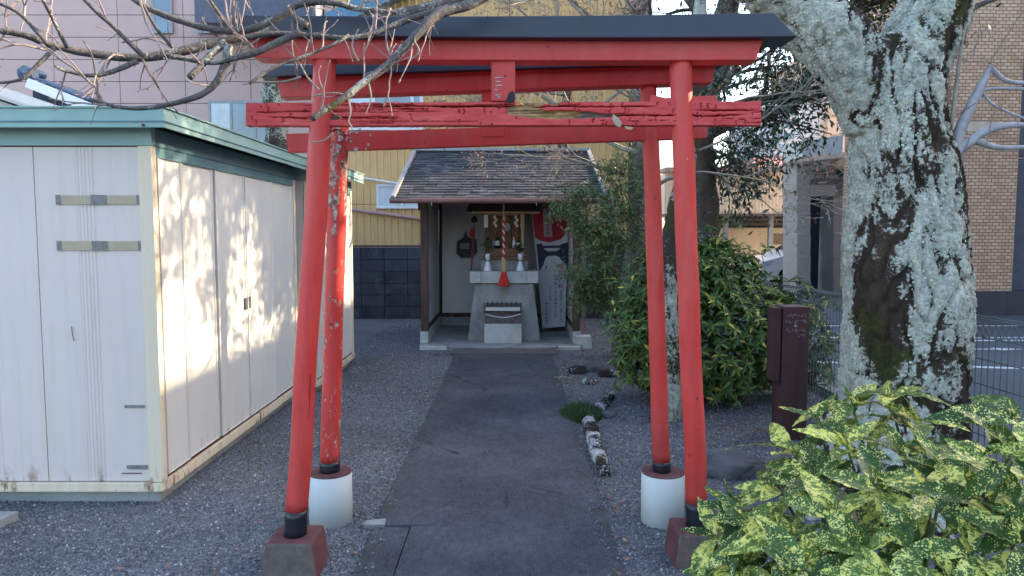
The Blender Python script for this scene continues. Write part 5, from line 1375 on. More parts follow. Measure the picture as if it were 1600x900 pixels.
m = MB(); q0, q1 = G(866, 594), G(896, 596); m.tube([q0 + Vector((0, 0, .03)), (q0 + q1) / 2 + Vector((0, 0, .045)), q1 + Vector((0, 0, .03))], .005, 6); tag(m.build('fallen_twig', MAT['light_wood']), 'thin pale twig lying on the ground at the right path edge', 'twig')
# fallen leaves and grit
n = 700; Y_ = rng.uniform(3.3, 9.4, n); side = rng.random(n); X_ = np.where(side < .25, rng.uniform(-2.0, -.75, n), np.where(side < .5, rng.normal(.60, .05, n), rng.uniform(.75, 2.2, n)))
X_[:110] = rng.uniform(1.5, 2.25, 110); Y_[:110] = rng.uniform(5.3, 5.9, 110)
d = rng.normal(size=(n, 3)) * [1, 1, .15]; up = rng.normal(size=(n, 3)) * .35 + [0, 0, 1]
me = scatter([(0, 0, 0), (.009, .018, .003), (0, .04, 0), (-.009, .018, .004)], [(0, 1, 2, 3)], np.stack([X_, Y_, np.full(n, .016)], 1), frames(d, up=up)); tag(link_mesh('fallen_leaves', me, MAT['leaf_dry']), kind='stuff')
n = 500; Y_ = rng.uniform(4.5, 8.5, n); X_ = -.78 - np.abs(rng.normal(0, .05, n)); X_[250:] = .56 + np.abs(rng.normal(0, .04, 250)); 
keep = (mnoise.noise(Vector((0, 0, 0))) == mnoise.noise(Vector((0, 0, 0))))
d = rng.normal(size=(n, 3)) * [.8, .8, .2] + [0, 0, .5]
me = scatter([(-.002, 0, 0), (.002, 0, 0), (0, .02, 0)], [(0, 1, 2)], np.stack([X_, Y_, np.full(n, .005)], 1), frames(d)); tag(link_mesh('moss_sprigs', me, MAT['grass']), kind='stuff')
# ------------------------------------------------------------ big lichen-covered tree at right
def spline(pts, rads, seg):
    pts = [Vector(p) for p in pts]; out = []; rr = []
    for i in range(len(pts) - 1):
        p0 = pts[max(i - 1, 0)]; p1 = pts[i]; p2 = pts[i + 1]; p3 = pts[min(i + 2, len(pts) - 1)]
        for k in range(seg):
            t = k / seg
            out.append(.5 * ((2 * p1) + (-p0 + p2) * t + (2 * p0 - 5 * p1 + 4 * p2 - p3) * t * t + (-p0 + 3 * p1 - 3 * p2 + p3) * t ** 3)); rr.append(rads[i] + (rads[i + 1] - rads[i]) * t)
    out.append(pts[-1]); rr.append(rads[-1]); return out, rr
def px_r(w, Y): return w / 2 / F * Y * 1.0
bt_ = thing('lichen_tree', 'massive old tree trunk covered in pale green lichen, forking above, in front of the fence', 'tree', (2.25, 4.25, 0))
YT = 4.25
def T(px, py, Y=YT): return W(px, py, Y)
mb = MB()
cp_, cr_ = spline([Vector((2.17, YT, -.15)), T(1408, 720), T(1410, 640), T(1412, 520), T(1415, 400), T(1413, 300), T(1402, 200), T(1392, 120), T(1385, 60)], [.44, px_r(186, YT), px_r(188, YT), px_r(192, YT), px_r(186, YT), px_r(166, YT), px_r(148, YT), px_r(150, YT), px_r(110, YT)], 10)
cr_ = [r * .935 for r in cr_]; mb.tube(cp_, cr_, 40)
cp_, cr_ = spline([T(1370, 190), T(1335, 110), T(1290, 55), T(1235, 5), T(1180, -50, 4.15), T(1120, -120, 4.0)], [px_r(105, YT), px_r(112, YT), px_r(105, YT), px_r(92, YT), px_r(84, YT), px_r(70, YT)], 10)
mb.tube(cp_, cr_, 36)
cp_, cr_ = spline([T(1405, 190), T(1425, 100), T(1455, 35), T(1480, -30), T(1500, -110)], [px_r(120, YT), px_r(112, YT), px_r(108, YT), px_r(96, YT), px_r(84, YT)], 10)
mb.tube(cp_, cr_, 36)
# burls and flutes
for (px, py, w, sy) in ((1470, 300, 66, 1.5), (1345, 400, 40, 2.2), (1462, 420, 60, 2.0), (1355, 560, 60, 2.0), (1452, 560, 80, 2.0), (1474, 370, 34, 1.4), (1345, 150, 60, 1.4)):
    c = T(px, py, YT - .02); r = px_r(w, YT); mb.lathe([(.01, -r * sy)] + [(r * math.sin(a), -r * sy * math.cos(a)) for a in np.linspace(.3, 2.85, 9)] + [(.01, r * sy)], (c.x, YT + (.04 if px > 1480 else .02), c.z), 22)
# root flares
for (dx, dy) in ((-.42, -.15), (.40, -.2), (.0, -.45), (.3, .35), (-.35, .3)):
    cp_, cr_ = spline([Vector((2.2 + dx * .4, YT + dy * .4, .45)), Vector((2.2 + dx * .9, YT + dy * .9, .12)), Vector((2.2 + dx * 1.5, YT + dy * 1.5, -.06))], [.16, .12, .05], 6); mb.tube(cp_, cr_, 16)
me = mb.mesh(); tmp = bpy.data.objects.new("tmp", me); COL.objects.link(tmp)
rm = tmp.modifiers.new("r", 'REMESH'); rm.mode = 'VOXEL'; rm.voxel_size = .014; rm.use_smooth_shade = True
sm = tmp.modifiers.new("s", 'SMOOTH'); sm.factor = .5; sm.iterations = 9
dg = bpy.context.evaluated_depsgraph_get(); me2 = bpy.data.meshes.new_from_object(tmp.evaluated_get(dg)); bpy.data.objects.remove(tmp)
nV = len(me2.vertices); co = np.empty(nV * 3, dtype=np.float32); no = np.empty(nV * 3, dtype=np.float32)
me2.vertices.foreach_get('co', co); me2.vertex_normals.foreach_get('vector', no); co = co.reshape(-1, 3); no = no.reshape(-1, 3)
dsp = np.empty(nV); RD = np.empty(nV); fork = W(1385, 95, YT - .2)
for i in range(nV):
    x, y, z = co[i]
    v = Vector((x * 5, y * 5, z * 1.5)); w = Vector((x * 13, y * 13, z * 4.5))
    f = mnoise.noise(v) * .038
    r = mnoise.noise(w + Vector((4, 4, 4))); crv = max(0, .20 - abs(r)) / .20; f += -.030 * crv
    f += mnoise.noise(Vector((x * 36, y * 36, z * 22))) * .009 + mnoise.noise(Vector((x * 80, y * 80, z * 70))) * .004
    pt = mnoise.noise(Vector((x * 2.2, y * 2.2 + 7, z * .8 + 3))); dk = .16 * max(0, 1 - ((x - fork.x + .03) ** 2 / .020 + (z - fork.z) ** 2 / .10)) if y < YT else 0
    if x > 2.28 and z < 1.15: dk = max(dk, .16 * min(1, (1.25 - z) * 1.8) * min(1, (x - 2.25) * 6))
    RD[i] = -.16 * crv - .13 * max(0, pt - .05) * 3 - dk + .095 + .30 * mnoise.noise(Vector((x * 2.8 + 1, y * 2.8, z * 1.7))) + .17 * mnoise.noise(Vector((x * 9, y * 9, z * 6))) + .05 * mnoise.noise(Vector((x * 30, y * 30, z * 30)))
    if z > 2.35 and x < fork.x: RD[i] += .24 * min(1, (fork.x - x) * 3)
    dsp[i] = f + .006
co += no * dsp[:, None].astype(np.float32)
me2.vertices.foreach_set('co', co.ravel()); me2.materials.clear(); rdg = me2.attributes.new('ridge', 'FLOAT', 'POINT'); rdg.data.foreach_set('value', RD.astype(np.float32))
trunk = link_mesh('trunk', me2, MAT['lichen_bark'], bt_, True)
# raised lichen rosettes: small crusty flakes standing off the bark
idx = rng.choice(nV, 48000, replace=False); P_ = co[idx]; N_ = no[idx]; R_ = RD[idx]
keepm = []
for p, rdv in zip(P_, R_):
    b = rdv + .07 * mnoise.noise(Vector((p[0] * 45, p[1] * 45, p[2] * 45))); keepm.append(b > .0); continue
    b = mnoise.noise(Vector((p[0] * 2.6 + 1, p[1] * 2.6, p[2] * 1.9))) + .5 * mnoise.noise(Vector((p[0] * 11, p[1] * 11, p[2] * 9)))
    keepm.append(b > -.14)
keepm = np.array(keepm); P_, N_ = P_[keepm], N_[keepm]; n = len(P_); jt = rng.normal(size=(n, 3)) * .008; jt -= N_ * (jt * N_).sum(1, keepdims=True); P_ = P_ + jt
tv = [(math.cos(a) * (1 if i % 2 else .8), math.sin(a) * (1 if i % 2 else .8), .12) for i, a in enumerate(np.linspace(0, 6.283, 8)[:-1])] + [(0, 0, .5)]
tf = [(i, (i + 1) % 7, 7) for i in range(7)]
mats = frames(rng.normal(size=(n, 3)), up=N_)
# put local Z on the bark normal
xx = np.cross(N_, rng.normal(size=(n, 3))); xx /= np.linalg.norm(xx, axis=1, keepdims=True); yy_ = np.cross(N_, xx); mats = np.stack([xx, yy_, N_], 2) * (rng.uniform(.004, .010, n))[:, None, None]
def m_lich():
    t = NT('lichen_flake'); c = t.ramp(t.island(), [(0, (.30, .33, .27)), (.5, (.44, .47, .39)), (.85, (.58, .60, .50)), (1, (.64, .64, .44))]); c = t.mix(.8, c, t.ramp(t.noise(3, 4), [(.35, .6), (.65, 1.1)]), 'MULTIPLY'); return t.out(c, .95, spec=.1)
MAT['lichen'] = m_lich()
o = link_mesh('lichen', scatter(tv, tf, P_, mats), MAT['lichen'], trunk); o['kind'] = 'stuff'

def twig_run(m, p, d, L, r0, seg=6, wob=.25, n=4, bud=True, r1=None, grav=0):
    pts = [Vector(p)]; d = Vector(d).normalized()
    for i in range(seg):
        d = (d + Vector((random.gauss(0, wob), random.gauss(0, wob), random.gauss(0, wob) + grav)) * .5).normalized(); pts.append(pts[-1] + d * (L / seg))
    r1 = r1 or r0 * .4
    rr = [r0 + (r1 - r0) * i / seg for i in range(seg + 1)]
    m.tube(pts, rr, n, cap=False)
    if bud:
        q = pts[-1]; m.tube([q, q + d * r0 * 2.2, q + d * r0 * 4.5], [r1 * .9, max(r1 * 2.0, r0 * .9), r1 * .3], 4, cap=False)
    return pts, d
# pale suckers and pruned side shoots on the right of the trunk
def shoot(pts, r, name='branch', mat='sucker_bark', parent=bt_, nseg=6, n=10, amp=.10, seed=0):
    return lumpy_tube(name, pts, r, MAT[mat], parent, n=n, seg=nseg, amp=amp, seed=seed, fr=20)
Q = 4.15
shoot([T(1484, 300, Q), T(1490, 235, Q), T(1508, 185, Q), T(1530, 140, Q), T(1550, 100, Q)], [.040, .034, .030, .026, .008], amp=.14)
shoot([T(1492, 240, Q), T(1515, 222, Q), T(1540, 205, Q), T(1575, 196, Q), T(1615, 197, Q), T(1700, 200, Q)], [.030, .028, .022, .018, .016, .014])
shoot([T(1520, 218, Q), T(1548, 228, Q), T(1575, 231, Q), T(1640, 228, Q)], [.020, .016, .014, .012], seed=4)
shoot([T(1548, 103, Q), T(1562, 120, Q), T(1585, 129, Q), T(1640, 130, Q)], [.013, .013, .012, .011], seed=5)
shoot([T(1533, 142, Q), T(1560, 138, Q), T(1630, 140, Q)], [.010, .009, .009], seed=6)
shoot([T(1533, 142, Q), T(1550, 162, Q), T(1575, 175, Q), T(1640, 200, Q)], [.009, .008, .007, .006], seed=8)
shoot([T(1482, 240, Q - .05), T(1492, 150, Q - .05), T(1504, 60, Q - .05), T(1514, 15, Q - .05)], [.011, .010, .008, .007], mat='twig_pale', seed=9, amp=.05)
shoot([T(1498, 28, Q), T(1530, 8, Q), T(1570, -6, Q), T(1640, -20, Q)], [.020, .015, .012, .010], mat='branch_bark', seed=10)
shoot([T(1545, 100, Q), T(1570, 60, Q), T(1600, 15, Q)], [.0035, .003, .0025], mat='twig', seed=11, amp=.05)
m = MB(); random.seed(77)
for (a, b) in (((1490, 175), (1470, 130)), ((1500, 150), (1470, 160)), ((1525, 160), (1500, 185)), ((1520, 90), (1540, 50)), ((1535, 60), (1520, 30)), ((1515, 215), (1500, 260)), ((1500, 262), (1505, 270)), ((1530, 95), (1490, 100)), ((1490, 100), (1465, 105)), ((1560, 165), (1590, 190)), ((1525, 75), (1500, 95)), ((1548, 60), (1542, 45)), ((1470, 275), (1550, 300)), ((1555, 170), (1520, 240)), ((1455, 130), (1500, 120)), ((1575, 120), (1540, 90))):
    A, B = T(*a, Q - .03), T(*b, Q - .03); d = (B - A); L = d.length
    pts, dd = twig_run(m, A, d, L, .0032, 7, .22, 5)
    if L > .12:
        for k in (2, 4, 5): twig_run(m, pts[k], dd + Vector((random.uniform(-1, 1), 0, random.uniform(-1, 1))), L * .3, .002, 3, .2, 4)
m.build('twigs', MAT['twig'], bt_)['kind'] = 'stuff'

# overhanging bare limbs of the same cherry, reaching across the top of the view from above the frame
ov = thing('cherry_branches', 'bare winter tree limb with knobbly twigs overhanging the torii gates and shed from above', 'tree', (1.2, 4.0, 3.2))
def bpx(lst, r, Y0, Y1, mat='branch_bark', name='branch', **kw):
    n = len(lst); P_ = [W(px, py, Y0 + (Y1 - Y0) * i / (n - 1)) for i, (px, py) in enumerate(lst)]
    ra = [r[0] + (r[1] - r[0]) * i / (n - 1) for i in range(n)]
    lumpy_tube(name, P_, ra, MAT[mat], ov, n=12, seg=6, amp=.16, seed=kw.get('seed', len(lst)), fr=26); return P_, ra
ROOT = [(1128, -122), (1040, -150), (900, -95), (800, -30)]
mains = []
mains.append(bpx(ROOT + [(715, 2), (640, 20), (560, 40), (500, 41), (440, 46), (400, 52), (360, 60), (300, 76), (225, 90), (150, 85), (85, 72), (30, 53), (-60, 40)], (.040, .010), 3.9, 2.75, seed=1))
mains.append(bpx([(800, -28), (730, 8), (685, 22), (655, 50), (610, 98), (570, 128), (530, 158), (487, 186)], (.023, .011), 3.15, 2.75, seed=2))
mains.append(bpx([(700, 12), (640, 30), (610, 42), (575, 55), (540, 60), (480, 55), (430, 52), (380, 60)], (.014, .009), 3.15, 2.9, seed=3))
mains.append(bpx([(470, 50), (430, 68), (400, 82), (360, 92), (330, 98), (290, 92), (265, 88)], (.015, .008), 2.9, 2.75, seed=4))
mains.append(bpx([(352, 66), (330, 85), (312, 105), (296, 121)], (.014, .012), 2.85, 2.75, seed=5))
mains.append(bpx([(356, 72), (352, 100), (340, 125), (320, 145), (285, 158), (235, 168), (190, 168), (140, 155)], (.017, .005), 2.85, 2.7, seed=6))
mains.append(bpx([(215, 95), (175, 112), (140, 118), (100, 110), (85, 103)], (.011, .004), 2.85, 2.7, seed=7))
mains.append(bpx([(85, 75), (60, 100), (30, 125), (-20, 130)], (.009, .004), 2.75, 2.65, seed=8))
mains.append(bpx([(480, 42), (450, 15), (490, 3), (530, 6), (560, 14), (620, 20)], (.017, .010), 3.1, 3.2, seed=9))
mains.append(bpx([(455, 15), (420, 35), (380, 48), (330, 45), (280, 32), (230, 12), (190, -15)], (.016, .010), 3.0, 2.85, seed=10))
mains.append(bpx([(225, 88), (205, 70), (175, 40), (150, 18), (125, -8)], (.010, .006), 2.85, 2.75, seed=11))
mains.append(bpx([(105, 75), (90, 45), (75, 15), (62, -10)], (.008, .005), 2.8, 2.7, seed=12))
mains.append(bpx([(75, 70), (40, 30), (15, 12), (-20, 0)], (.008, .005), 2.75, 2.7, seed=13))
mains.append(bpx([(375, 55), (345, 25), (325, -5)], (.009, .006), 2.95, 2.9, seed=14))
mains.append(bpx([(270, 75), (245, 45), (225, 10), (215, -10)], (.007, .004), 2.9, 2.8, seed=15))
mains.append(bpx([(390, 130), (430, 105), (470, 90), (520, 70), (545, 55)], (.005, .007), 2.8, 3.0, seed=16))
random.seed(5); m = MB()
for (P_, ra) in mains[0:1] + mains[1:16]:
    n = len(P_); tot = sum((P_[i + 1] - P_[i]).length for i in range(n - 1))
    for k in range(int(tot / .105)):
        i = random.randrange(n - 1); 
        if P_[i].x > 1.0: continue
        p = P_[i].lerp(P_[i + 1], random.random()); ax = (P_[i + 1] - P_[i]).normalized()
        up = random.random(); d = ax * random.uniform(-.2, 1.0) + Vector((random.uniform(-.3, .3), random.uniform(-.7, .7), random.choice((1, 1, -1)) * random.uniform(.4, 1.1)))
        L = random.uniform(.05, .30); r0 = .0022 + L * .012
        pts, dd = twig_run(m, p, d, L, r0, max(4, int(L / .03)), .30, 5)
        if L > .12:
            for _ in range(random.randint(1, 4)):
                q = random.choice(pts[1:-1]); pp_, d2 = twig_run(m, q, dd + Vector((random.uniform(-1, 1), random.uniform(-1, 1), random.uniform(-1, 1))), L * random.uniform(.2, .55), r0 * .6, 4, .3, 4)
                if random.random() < .4: twig_run(m, pp_[2], d2 + Vector((random.uniform(-1, 1), random.uniform(-1, 1), random.uniform(-1, 1))), L * .15, r0 * .45, 2, .2, 4)
m.build('twigs', MAT['twig'], ov)['kind'] = 'stuff'
# the few twigs that cross the front gate
m = MB()
for lst in ([(545, 155), (548, 175), (545, 190), (550, 200), (546, 210)], [(498, 140), (480, 120), (465, 95), (445, 75)], [(520, 208), (505, 220), (485, 222)], [(573, 120), (580, 150), (572, 178)], [(640, 95), (655, 80), (648, 60), (670, 40)], [(470, 120), (440, 128), (405, 128), (380, 132)], [(560, 95), (550, 70), (560, 45)], [(490, 150), (520, 145), (540, 148)]):
    P_ = [W(px, py, 2.95) for px, py in lst]; p_, r_ = spline(P_, [.0042] * len(P_), 4); m.tube(p_, [.0048 - .003 * i / len(p_) for i in range(len(p_))], 5)
m.build('twigs', MAT['twig_pale'], ov)['kind'] = 'stuff'

# ------------------------------------------------------------ spotted laurel in the foreground
au = thing('spotted_laurel', 'large yellow-spotted green laurel shrub in the right foreground before the lichen tree', 'shrub', (1.5, 2.35, 0))
def leaf_mesh(L, Wd, fold, droop, seed, nx=14, ny=6, serr=.07):
    random.seed(seed); V = []; Fq = []
    for i in range(nx + 1):
        t = i / nx; w = Wd * (math.sin(math.pi * min(1, t ** .78)) ** .85) * (1 - .15 * t); 
        if i == 0: w = Wd * .05
        if i == nx: w = 0.0005
        s = 1 + (serr if (i % 3 == 1 and t > .35) else 0)
        for j in range(ny + 1):
            u = (j / ny - .5) * 2; x = u * w * s; z = abs(u) ** 1.4 * w * fold - droop * L * t * t + .05 * L * math.sin(t * 5 + seed) * u * .25 + .0022 * math.sin(t * 26 + seed) * abs(u)
            V.append((x, .012 + L * t, z))
    for i in range(nx):
        for j in range(ny):
            p = i * (ny + 1) + j; Fq.append((p, p + 1, p + ny + 2, p + ny + 1))
    V = np.array(V); me = np_mesh(V, np.array(Fq)); me.polygons.foreach_set('use_smooth', [True] * len(me.polygons)); me.materials.append(MAT['aucuba']); return me
LM = [leaf_mesh(.155, .029, .25, .16, 1), leaf_mesh(.175, .034, .16, .32, 2), leaf_mesh(.14, .030, .34, .02, 3), leaf_mesh(.185, .037, .12, .50, 4, serr=.12), leaf_mesh(.12, .026, .35, .1, 5)]
random.seed(42)
WH = [(1118, 838, 2.5, 1), (1150, 800, 2.45, 1), (1140, 890, 2.35, 0), (1158, 820, 2.35, 1), (1215, 762, 2.5, 0), (1238, 705, 2.6, 0), (1275, 655, 2.7, 0), (1330, 628, 2.75, 0), (1392, 618, 2.75, 1), (1440, 655, 2.65, 0), (1322, 695, 2.45, 0), (1410, 705, 2.45, 1), (1262, 745, 2.4, 0), (1488, 700, 2.45, 0), (1600, 655, 1.95, 0), (1590, 700, 1.9, 0), (1375, 765, 2.2, 0), (1300, 808, 2.15, 1), (1455, 775, 2.1, 0), (1535, 780, 2.0, 0), (1225, 845, 2.2, 0), (1345, 865, 2.0, 0), (1430, 850, 1.95, 0), (1525, 865, 1.85, 0), (1600, 780, 1.9, 0), (1605, 850, 1.8, 0), (1158, 885, 2.3, 1), (1262, 890, 2.05, 0), (1400, 920, 1.9, 0), (1500, 930, 1.8, 0), (1300, 930, 2.0, 0), (1200, 930, 2.2, 0), (1660, 720, 1.85, 0), (1680, 820, 1.8, 0), (1560, 735, 2.15, 0), (1390, 815, 2.3, 0), (1480, 730, 2.3, 0)]
base = Vector((1.45, 2.45, 0)); m = MB(); nleaf = 0
for wi, (px, py, Y, yel) in enumerate(WH):
    tip = W(px, py, Y); out = (tip - base - Vector((0, 0, .35))); out.normalize()
    mid = base.lerp(tip, .5) + Vector((random.uniform(-.05, .05), random.uniform(-.05, .05), -.05))
    sp_pts, sr_ = spline([base + Vector((random.uniform(-.12, .12), random.uniform(-.12, .12), 0)), mid, tip], [.010, .007, .0045], 6); m.tube(sp_pts, sr_, 7)
    k = 9 if wi < 28 else 5
    for q in range(k):
        a = 2.4 * q + random.uniform(-.3, .3); el = random.uniform(-.05, .55) if q < 5 else random.uniform(-.75, .05)
        if q >= 8: el = 1.1
        axis = (out * .45 + Vector((0, -.25, .75))).normalized(); s1 = axis.cross(Vector((1, .2, 0))).normalized(); s2 = axis.cross(s1)
        d = (s1 * math.cos(a) + s2 * math.sin(a)) * math.cos(el) + axis * math.sin(el)
        z = (axis + d * .2 + Vector((random.gauss(0, .25), random.gauss(0, .25), random.gauss(0, .25)))).normalized(); x = d.cross(z).normalized(); z = x.cross(d).normalized()
        Mx = Matrix((x, d, z)).transposed().to_4x4()
        me = LM[4] if q >= 8 else LM[random.randrange(4)]
        o = bpy.data.objects.new('leaf', me); COL.objects.link(o); o.parent = au
        lo = tip - out * (.05 * (q // 5) + random.uniform(0, .02)); o.matrix_local = Matrix.Translation(lo - ORG[au.name]) @ Mx @ Matrix.Scale(random.uniform(.80, 1.22) * (1 if Y > 1.95 else .9), 4); nleaf += 1
m.build('stem', MAT['green_stem'], au, smooth=True)['kind'] = 'stuff'
# inner, shaded foliage seen between the outer whorls
for k in range(min(60, 298 - nleaf)):
    px = random.uniform(1200, 1620); py = random.uniform(700, 930); Y = random.uniform(2.55, 2.9); p = W(px, py, Y)
    d = Vector((random.gauss(0, 1), random.gauss(0, .8) - .4, random.gauss(0, .5))).normalized(); z = Vector((random.gauss(0, .4), -.3, 1)); x = d.cross(z).normalized(); z = x.cross(d)
    o = bpy.data.objects.new('leaf', LM[random.randrange(4)]); COL.objects.link(o); o.parent = au
    o.matrix_local = Matrix.Translation(p - ORG[au.name]) @ Matrix((x, d, z)).transposed().to_4x4() @ Matrix.Scale(random.uniform(.6, .9), 4)

# ------------------------------------------------------------ rounded green shrub with yellow-flecked leaves
gs = thing('evergreen_shrub', 'large rounded green shrub with a few yellow leaves behind the right torii posts', 'shrub', (1.75, 6.6, 0))
def crown_tips(ells, n, shell=.72, zmin=.05):
    P_ = []; N_ = []
    w = np.array([e[3] * e[4] * e[5] for e in ells]) ** (2 / 3); w /= w.sum()
    while len(P_) < n:
        e = ells[rng.choice(len(ells), p=w)]; d = rng.normal(size=3); d /= np.linalg.norm(d); r = shell + (1 - shell) * rng.random() ** .5
        p = np.array(e[:3]) + d * np.array(e[3:6]) * r
        if p[2] < zmin: continue
        nn_ = d / np.array(e[3:6]); nn_ /= np.linalg.norm(nn_); P_.append(p); N_.append(nn_)
    return np.array(P_), np.array(N_)
c0 = W(1130, 520, 6.75)
E = [(1.85, 6.8, .70, .72, .62, .66), (1.70, 6.75, 1.13, .50, .5, .42), (2.36, 6.85, .64, .50, .5, .46), (1.40, 6.9, .65, .42, .45, .60), (1.45, 6.8, 1.1, .34, .35, .35), (2.75, 7.0, .55, .35, .4, .50), (1.22, 7.0, .5, .22, .3, .45), (1.95, 6.7, 1.28, .3, .3, .22)]
P_, N_ = crown_tips(E, 2300, .70, .12)
LV = [(0, 0, 0), (.014, .03, .004), (.018, .065, .0), (.010, .10, -.008), (0, .125, -.018), (-.010, .10, -.008), (-.018, .065, 0), (-.014, .03, .004), (0, .03, -.004), (0, .065, -.008), (0, .10, -.014)]
LF = [(0, 1, 8), (8, 1, 2), (8, 2, 9), (9, 2, 3), (9, 3, 10), (10, 3, 4), (0, 8, 7), (7, 8, 6), (6, 8, 9), (6, 9, 5), (5, 9, 10), (5, 10, 4)]
ex = rng.random(len(P_)); P_ = P_ + N_ * np.where(ex > .84, (ex - .84) * 1.3, 0)[:, None] + np.array([0, 0, 1.0]) * np.where(ex > .90, (ex - .90) * 1.2, 0)[:, None]
pos = []; D = []; U = []
for p, nn_ in zip(P_, N_):
    ax = nn_ * .6 + np.array([0, -.1, .6]); ax /= np.linalg.norm(ax); s1 = np.cross(ax, [1, .3, 0]); s1 /= np.linalg.norm(s1); s2 = np.cross(ax, s1)
    for q in range(9):
        a = q * 2.4 + rng.random() * .5; el = rng.uniform(-.6, .5); d = (s1 * math.cos(a) + s2 * math.sin(a)) * math.cos(el) + ax * math.sin(el)
        pos.append(p); D.append(d); U.append(ax)
pos = np.array(pos); D = np.array(D); U = np.array(U)
Mx = frames(D, up=U) * rng.uniform(.42, .82, len(pos))[:, None, None]
# nearest whorls as separate leaves, the rest joined
front = np.argsort(pos[:, 1] + .3 * np.abs(pos[:, 2] - .8))[:290]
rest = np.ones(len(pos), bool); rest[front] = False
o = link_mesh('foliage', scatter(LV, LF, pos[rest], Mx[rest]), MAT['leaf_shrub'], gs); o['kind'] = 'stuff'
me = np_mesh(np.array(LV), np.array(LF)); me.materials.append(MAT['leaf_shrub_obj'])
for i in front:
    o = bpy.data.objects.new('leaf', me); COL.objects.link(o); o.parent = gs
    o.matrix_local = Matrix.Translation(Vector(pos[i]) - ORG[gs.name]) @ Matrix([[*Mx[i][r], 0] for r in range(3)] + [[0, 0, 0, 1]])
m = MB(); random.seed(8)
for k in range(26):
    p = P_[random.randrange(len(P_))]; b = Vector((1.75 + random.uniform(-.3, .5), 6.9 + random.uniform(-.1, .1), 0)); q = Vector(p); pp_, rr_ = spline([b, b.lerp(q, .5) + Vector((0, 0, -.08)), q], [.016, .010, .004], 5); m.tube(pp_, rr_, 6)
m.build('stems', MAT['brown_bark'], gs)['kind'] = 'stuff'

# ------------------------------------------------------------ trees behind
def grow(m, p, d, L, r, depth, tips, spread=.6, seg=5, kids=3, ratio=.68, up=.12, nside=6, minr=.002):
    pts = [Vector(p)]; d = Vector(d).normalized()
    for i in range(seg):
        d = (d + Vector((random.gauss(0, .16), random.gauss(0, .16), random.gauss(0, .12) + up * .3))).normalized(); pts.append(pts[-1] + d * L / seg)
    r1 = max(minr, r * .55); m.tube(pts, [r + (r1 - r) * i / seg for i in range(seg + 1)], nside if r > .01 else 4, cap=False)
    tips.append((pts[-1], d.copy(), depth))
    if depth == 0: return
    for k in range(kids):
        i = seg if k == 0 else random.randint(max(1, seg // 3), seg); q = pts[i]
        dd = (d + Vector((random.gauss(0, spread), random.gauss(0, spread), random.gauss(0, spread * .7) + up))).normalized()
        grow(m, q, dd, L * ratio * random.uniform(.75, 1.15), max(minr, r1 * (.9 if k == 0 else .6)), depth - 1, tips, spread, max(3, seg - 1), kids, ratio, up, nside, minr)
def tree_leaves(tips, per, spreadr, size, LVv, LFf, mat, parent, name='foliage', down=.2, keep=1.0):
    pos = []; D = []
    for (p, d, dep) in tips:
        if random.random() > keep: continue
        for k in range(per):
            pos.append(np.array(p) + rng.normal(size=3) * spreadr * np.array([1, 1, .8])); D.append(rng.normal(size=3) + np.array(d) * .6 + np.array([0, 0, -down]))
    pos = np.array(pos); D = np.array(D); n = len(pos)
    o = link_mesh(name, scatter(LVv, LFf, pos, frames(D, up=rng.normal(size=(n, 3)) * .7 + [0, 0, 1]) * (size * rng.uniform(.6, 1.1, n))[:, None, None]), mat, parent); o['kind'] = 'stuff'; return o
SV = [(0, 0, 0), (.16, .35, .03), (.14, .7, -.02), (0, 1, -.10), (-.14, .7, -.02), (-.16, .35, .03)]; SF = [(0, 1, 5), (1, 2, 5), (2, 4, 5), (2, 3, 4)]
TV = [(0, 0, 0), (.09, .35, .03), (.07, .7, -.02), (0, 1, -.08), (-.07, .7, -.02), (-.09, .35, .03)]

# dark broad-leaved evergreen
random.seed(12)
et = thing('evergreen_tree', 'dark broad-leaved evergreen tree with thick brown trunk behind the right torii post', 'tree', (2.2, 8.8, 0))
YA = 8.8
P_ = [Vector((W(1085, 590, YA).x, YA, -.1)), W(1088, 420, YA), W(1092, 300, YA), W(1085, 220, YA), W(1100, 150, YA), W(1125, 60, YA), W(1150, -60, YA)]
lumpy_tube('trunk', P_, [.30, .25, .22, .22, .18, .14, .10], MAT['brown_bark'], et, n=18, seg=8, amp=.22, seed=5, fr=6)
m = MB(); tips = []
for (s, e, L, r) in ((W(1085, 220, YA), (1, -.1, .35), 1.3, .09), (W(1100, 150, YA), (.9, .3, .7), 1.3, .08), (W(1105, 140, YA), (-.8, -.1, .6), 1.1, .07), (W(1120, 80, YA), (.8, -.5, .4), 1.2, .07), (W(1125, 60, YA), (-.6, .5, .9), 1.2, .07), (W(1150, -60, YA), (.5, 0, 1), 1.2, .08), (W(1150, -50, YA), (.9, -.2, .3), 1.3, .06), (W(1100, 180, YA), (.9, -.6, -.05), 1.1, .06), (W(1150, -40, YA), (1, .3, .6), 1.5, .07)):
    grow(m, s, e, L, r, 4, tips, .55, 5, 3, .66, .05, 7, .003)
m.build('branches', MAT['brown_bark'], et, smooth=True)['kind'] = 'stuff'
tips2 = [t for t in tips if t[2] <= 1 and t[0].x > 1.75]
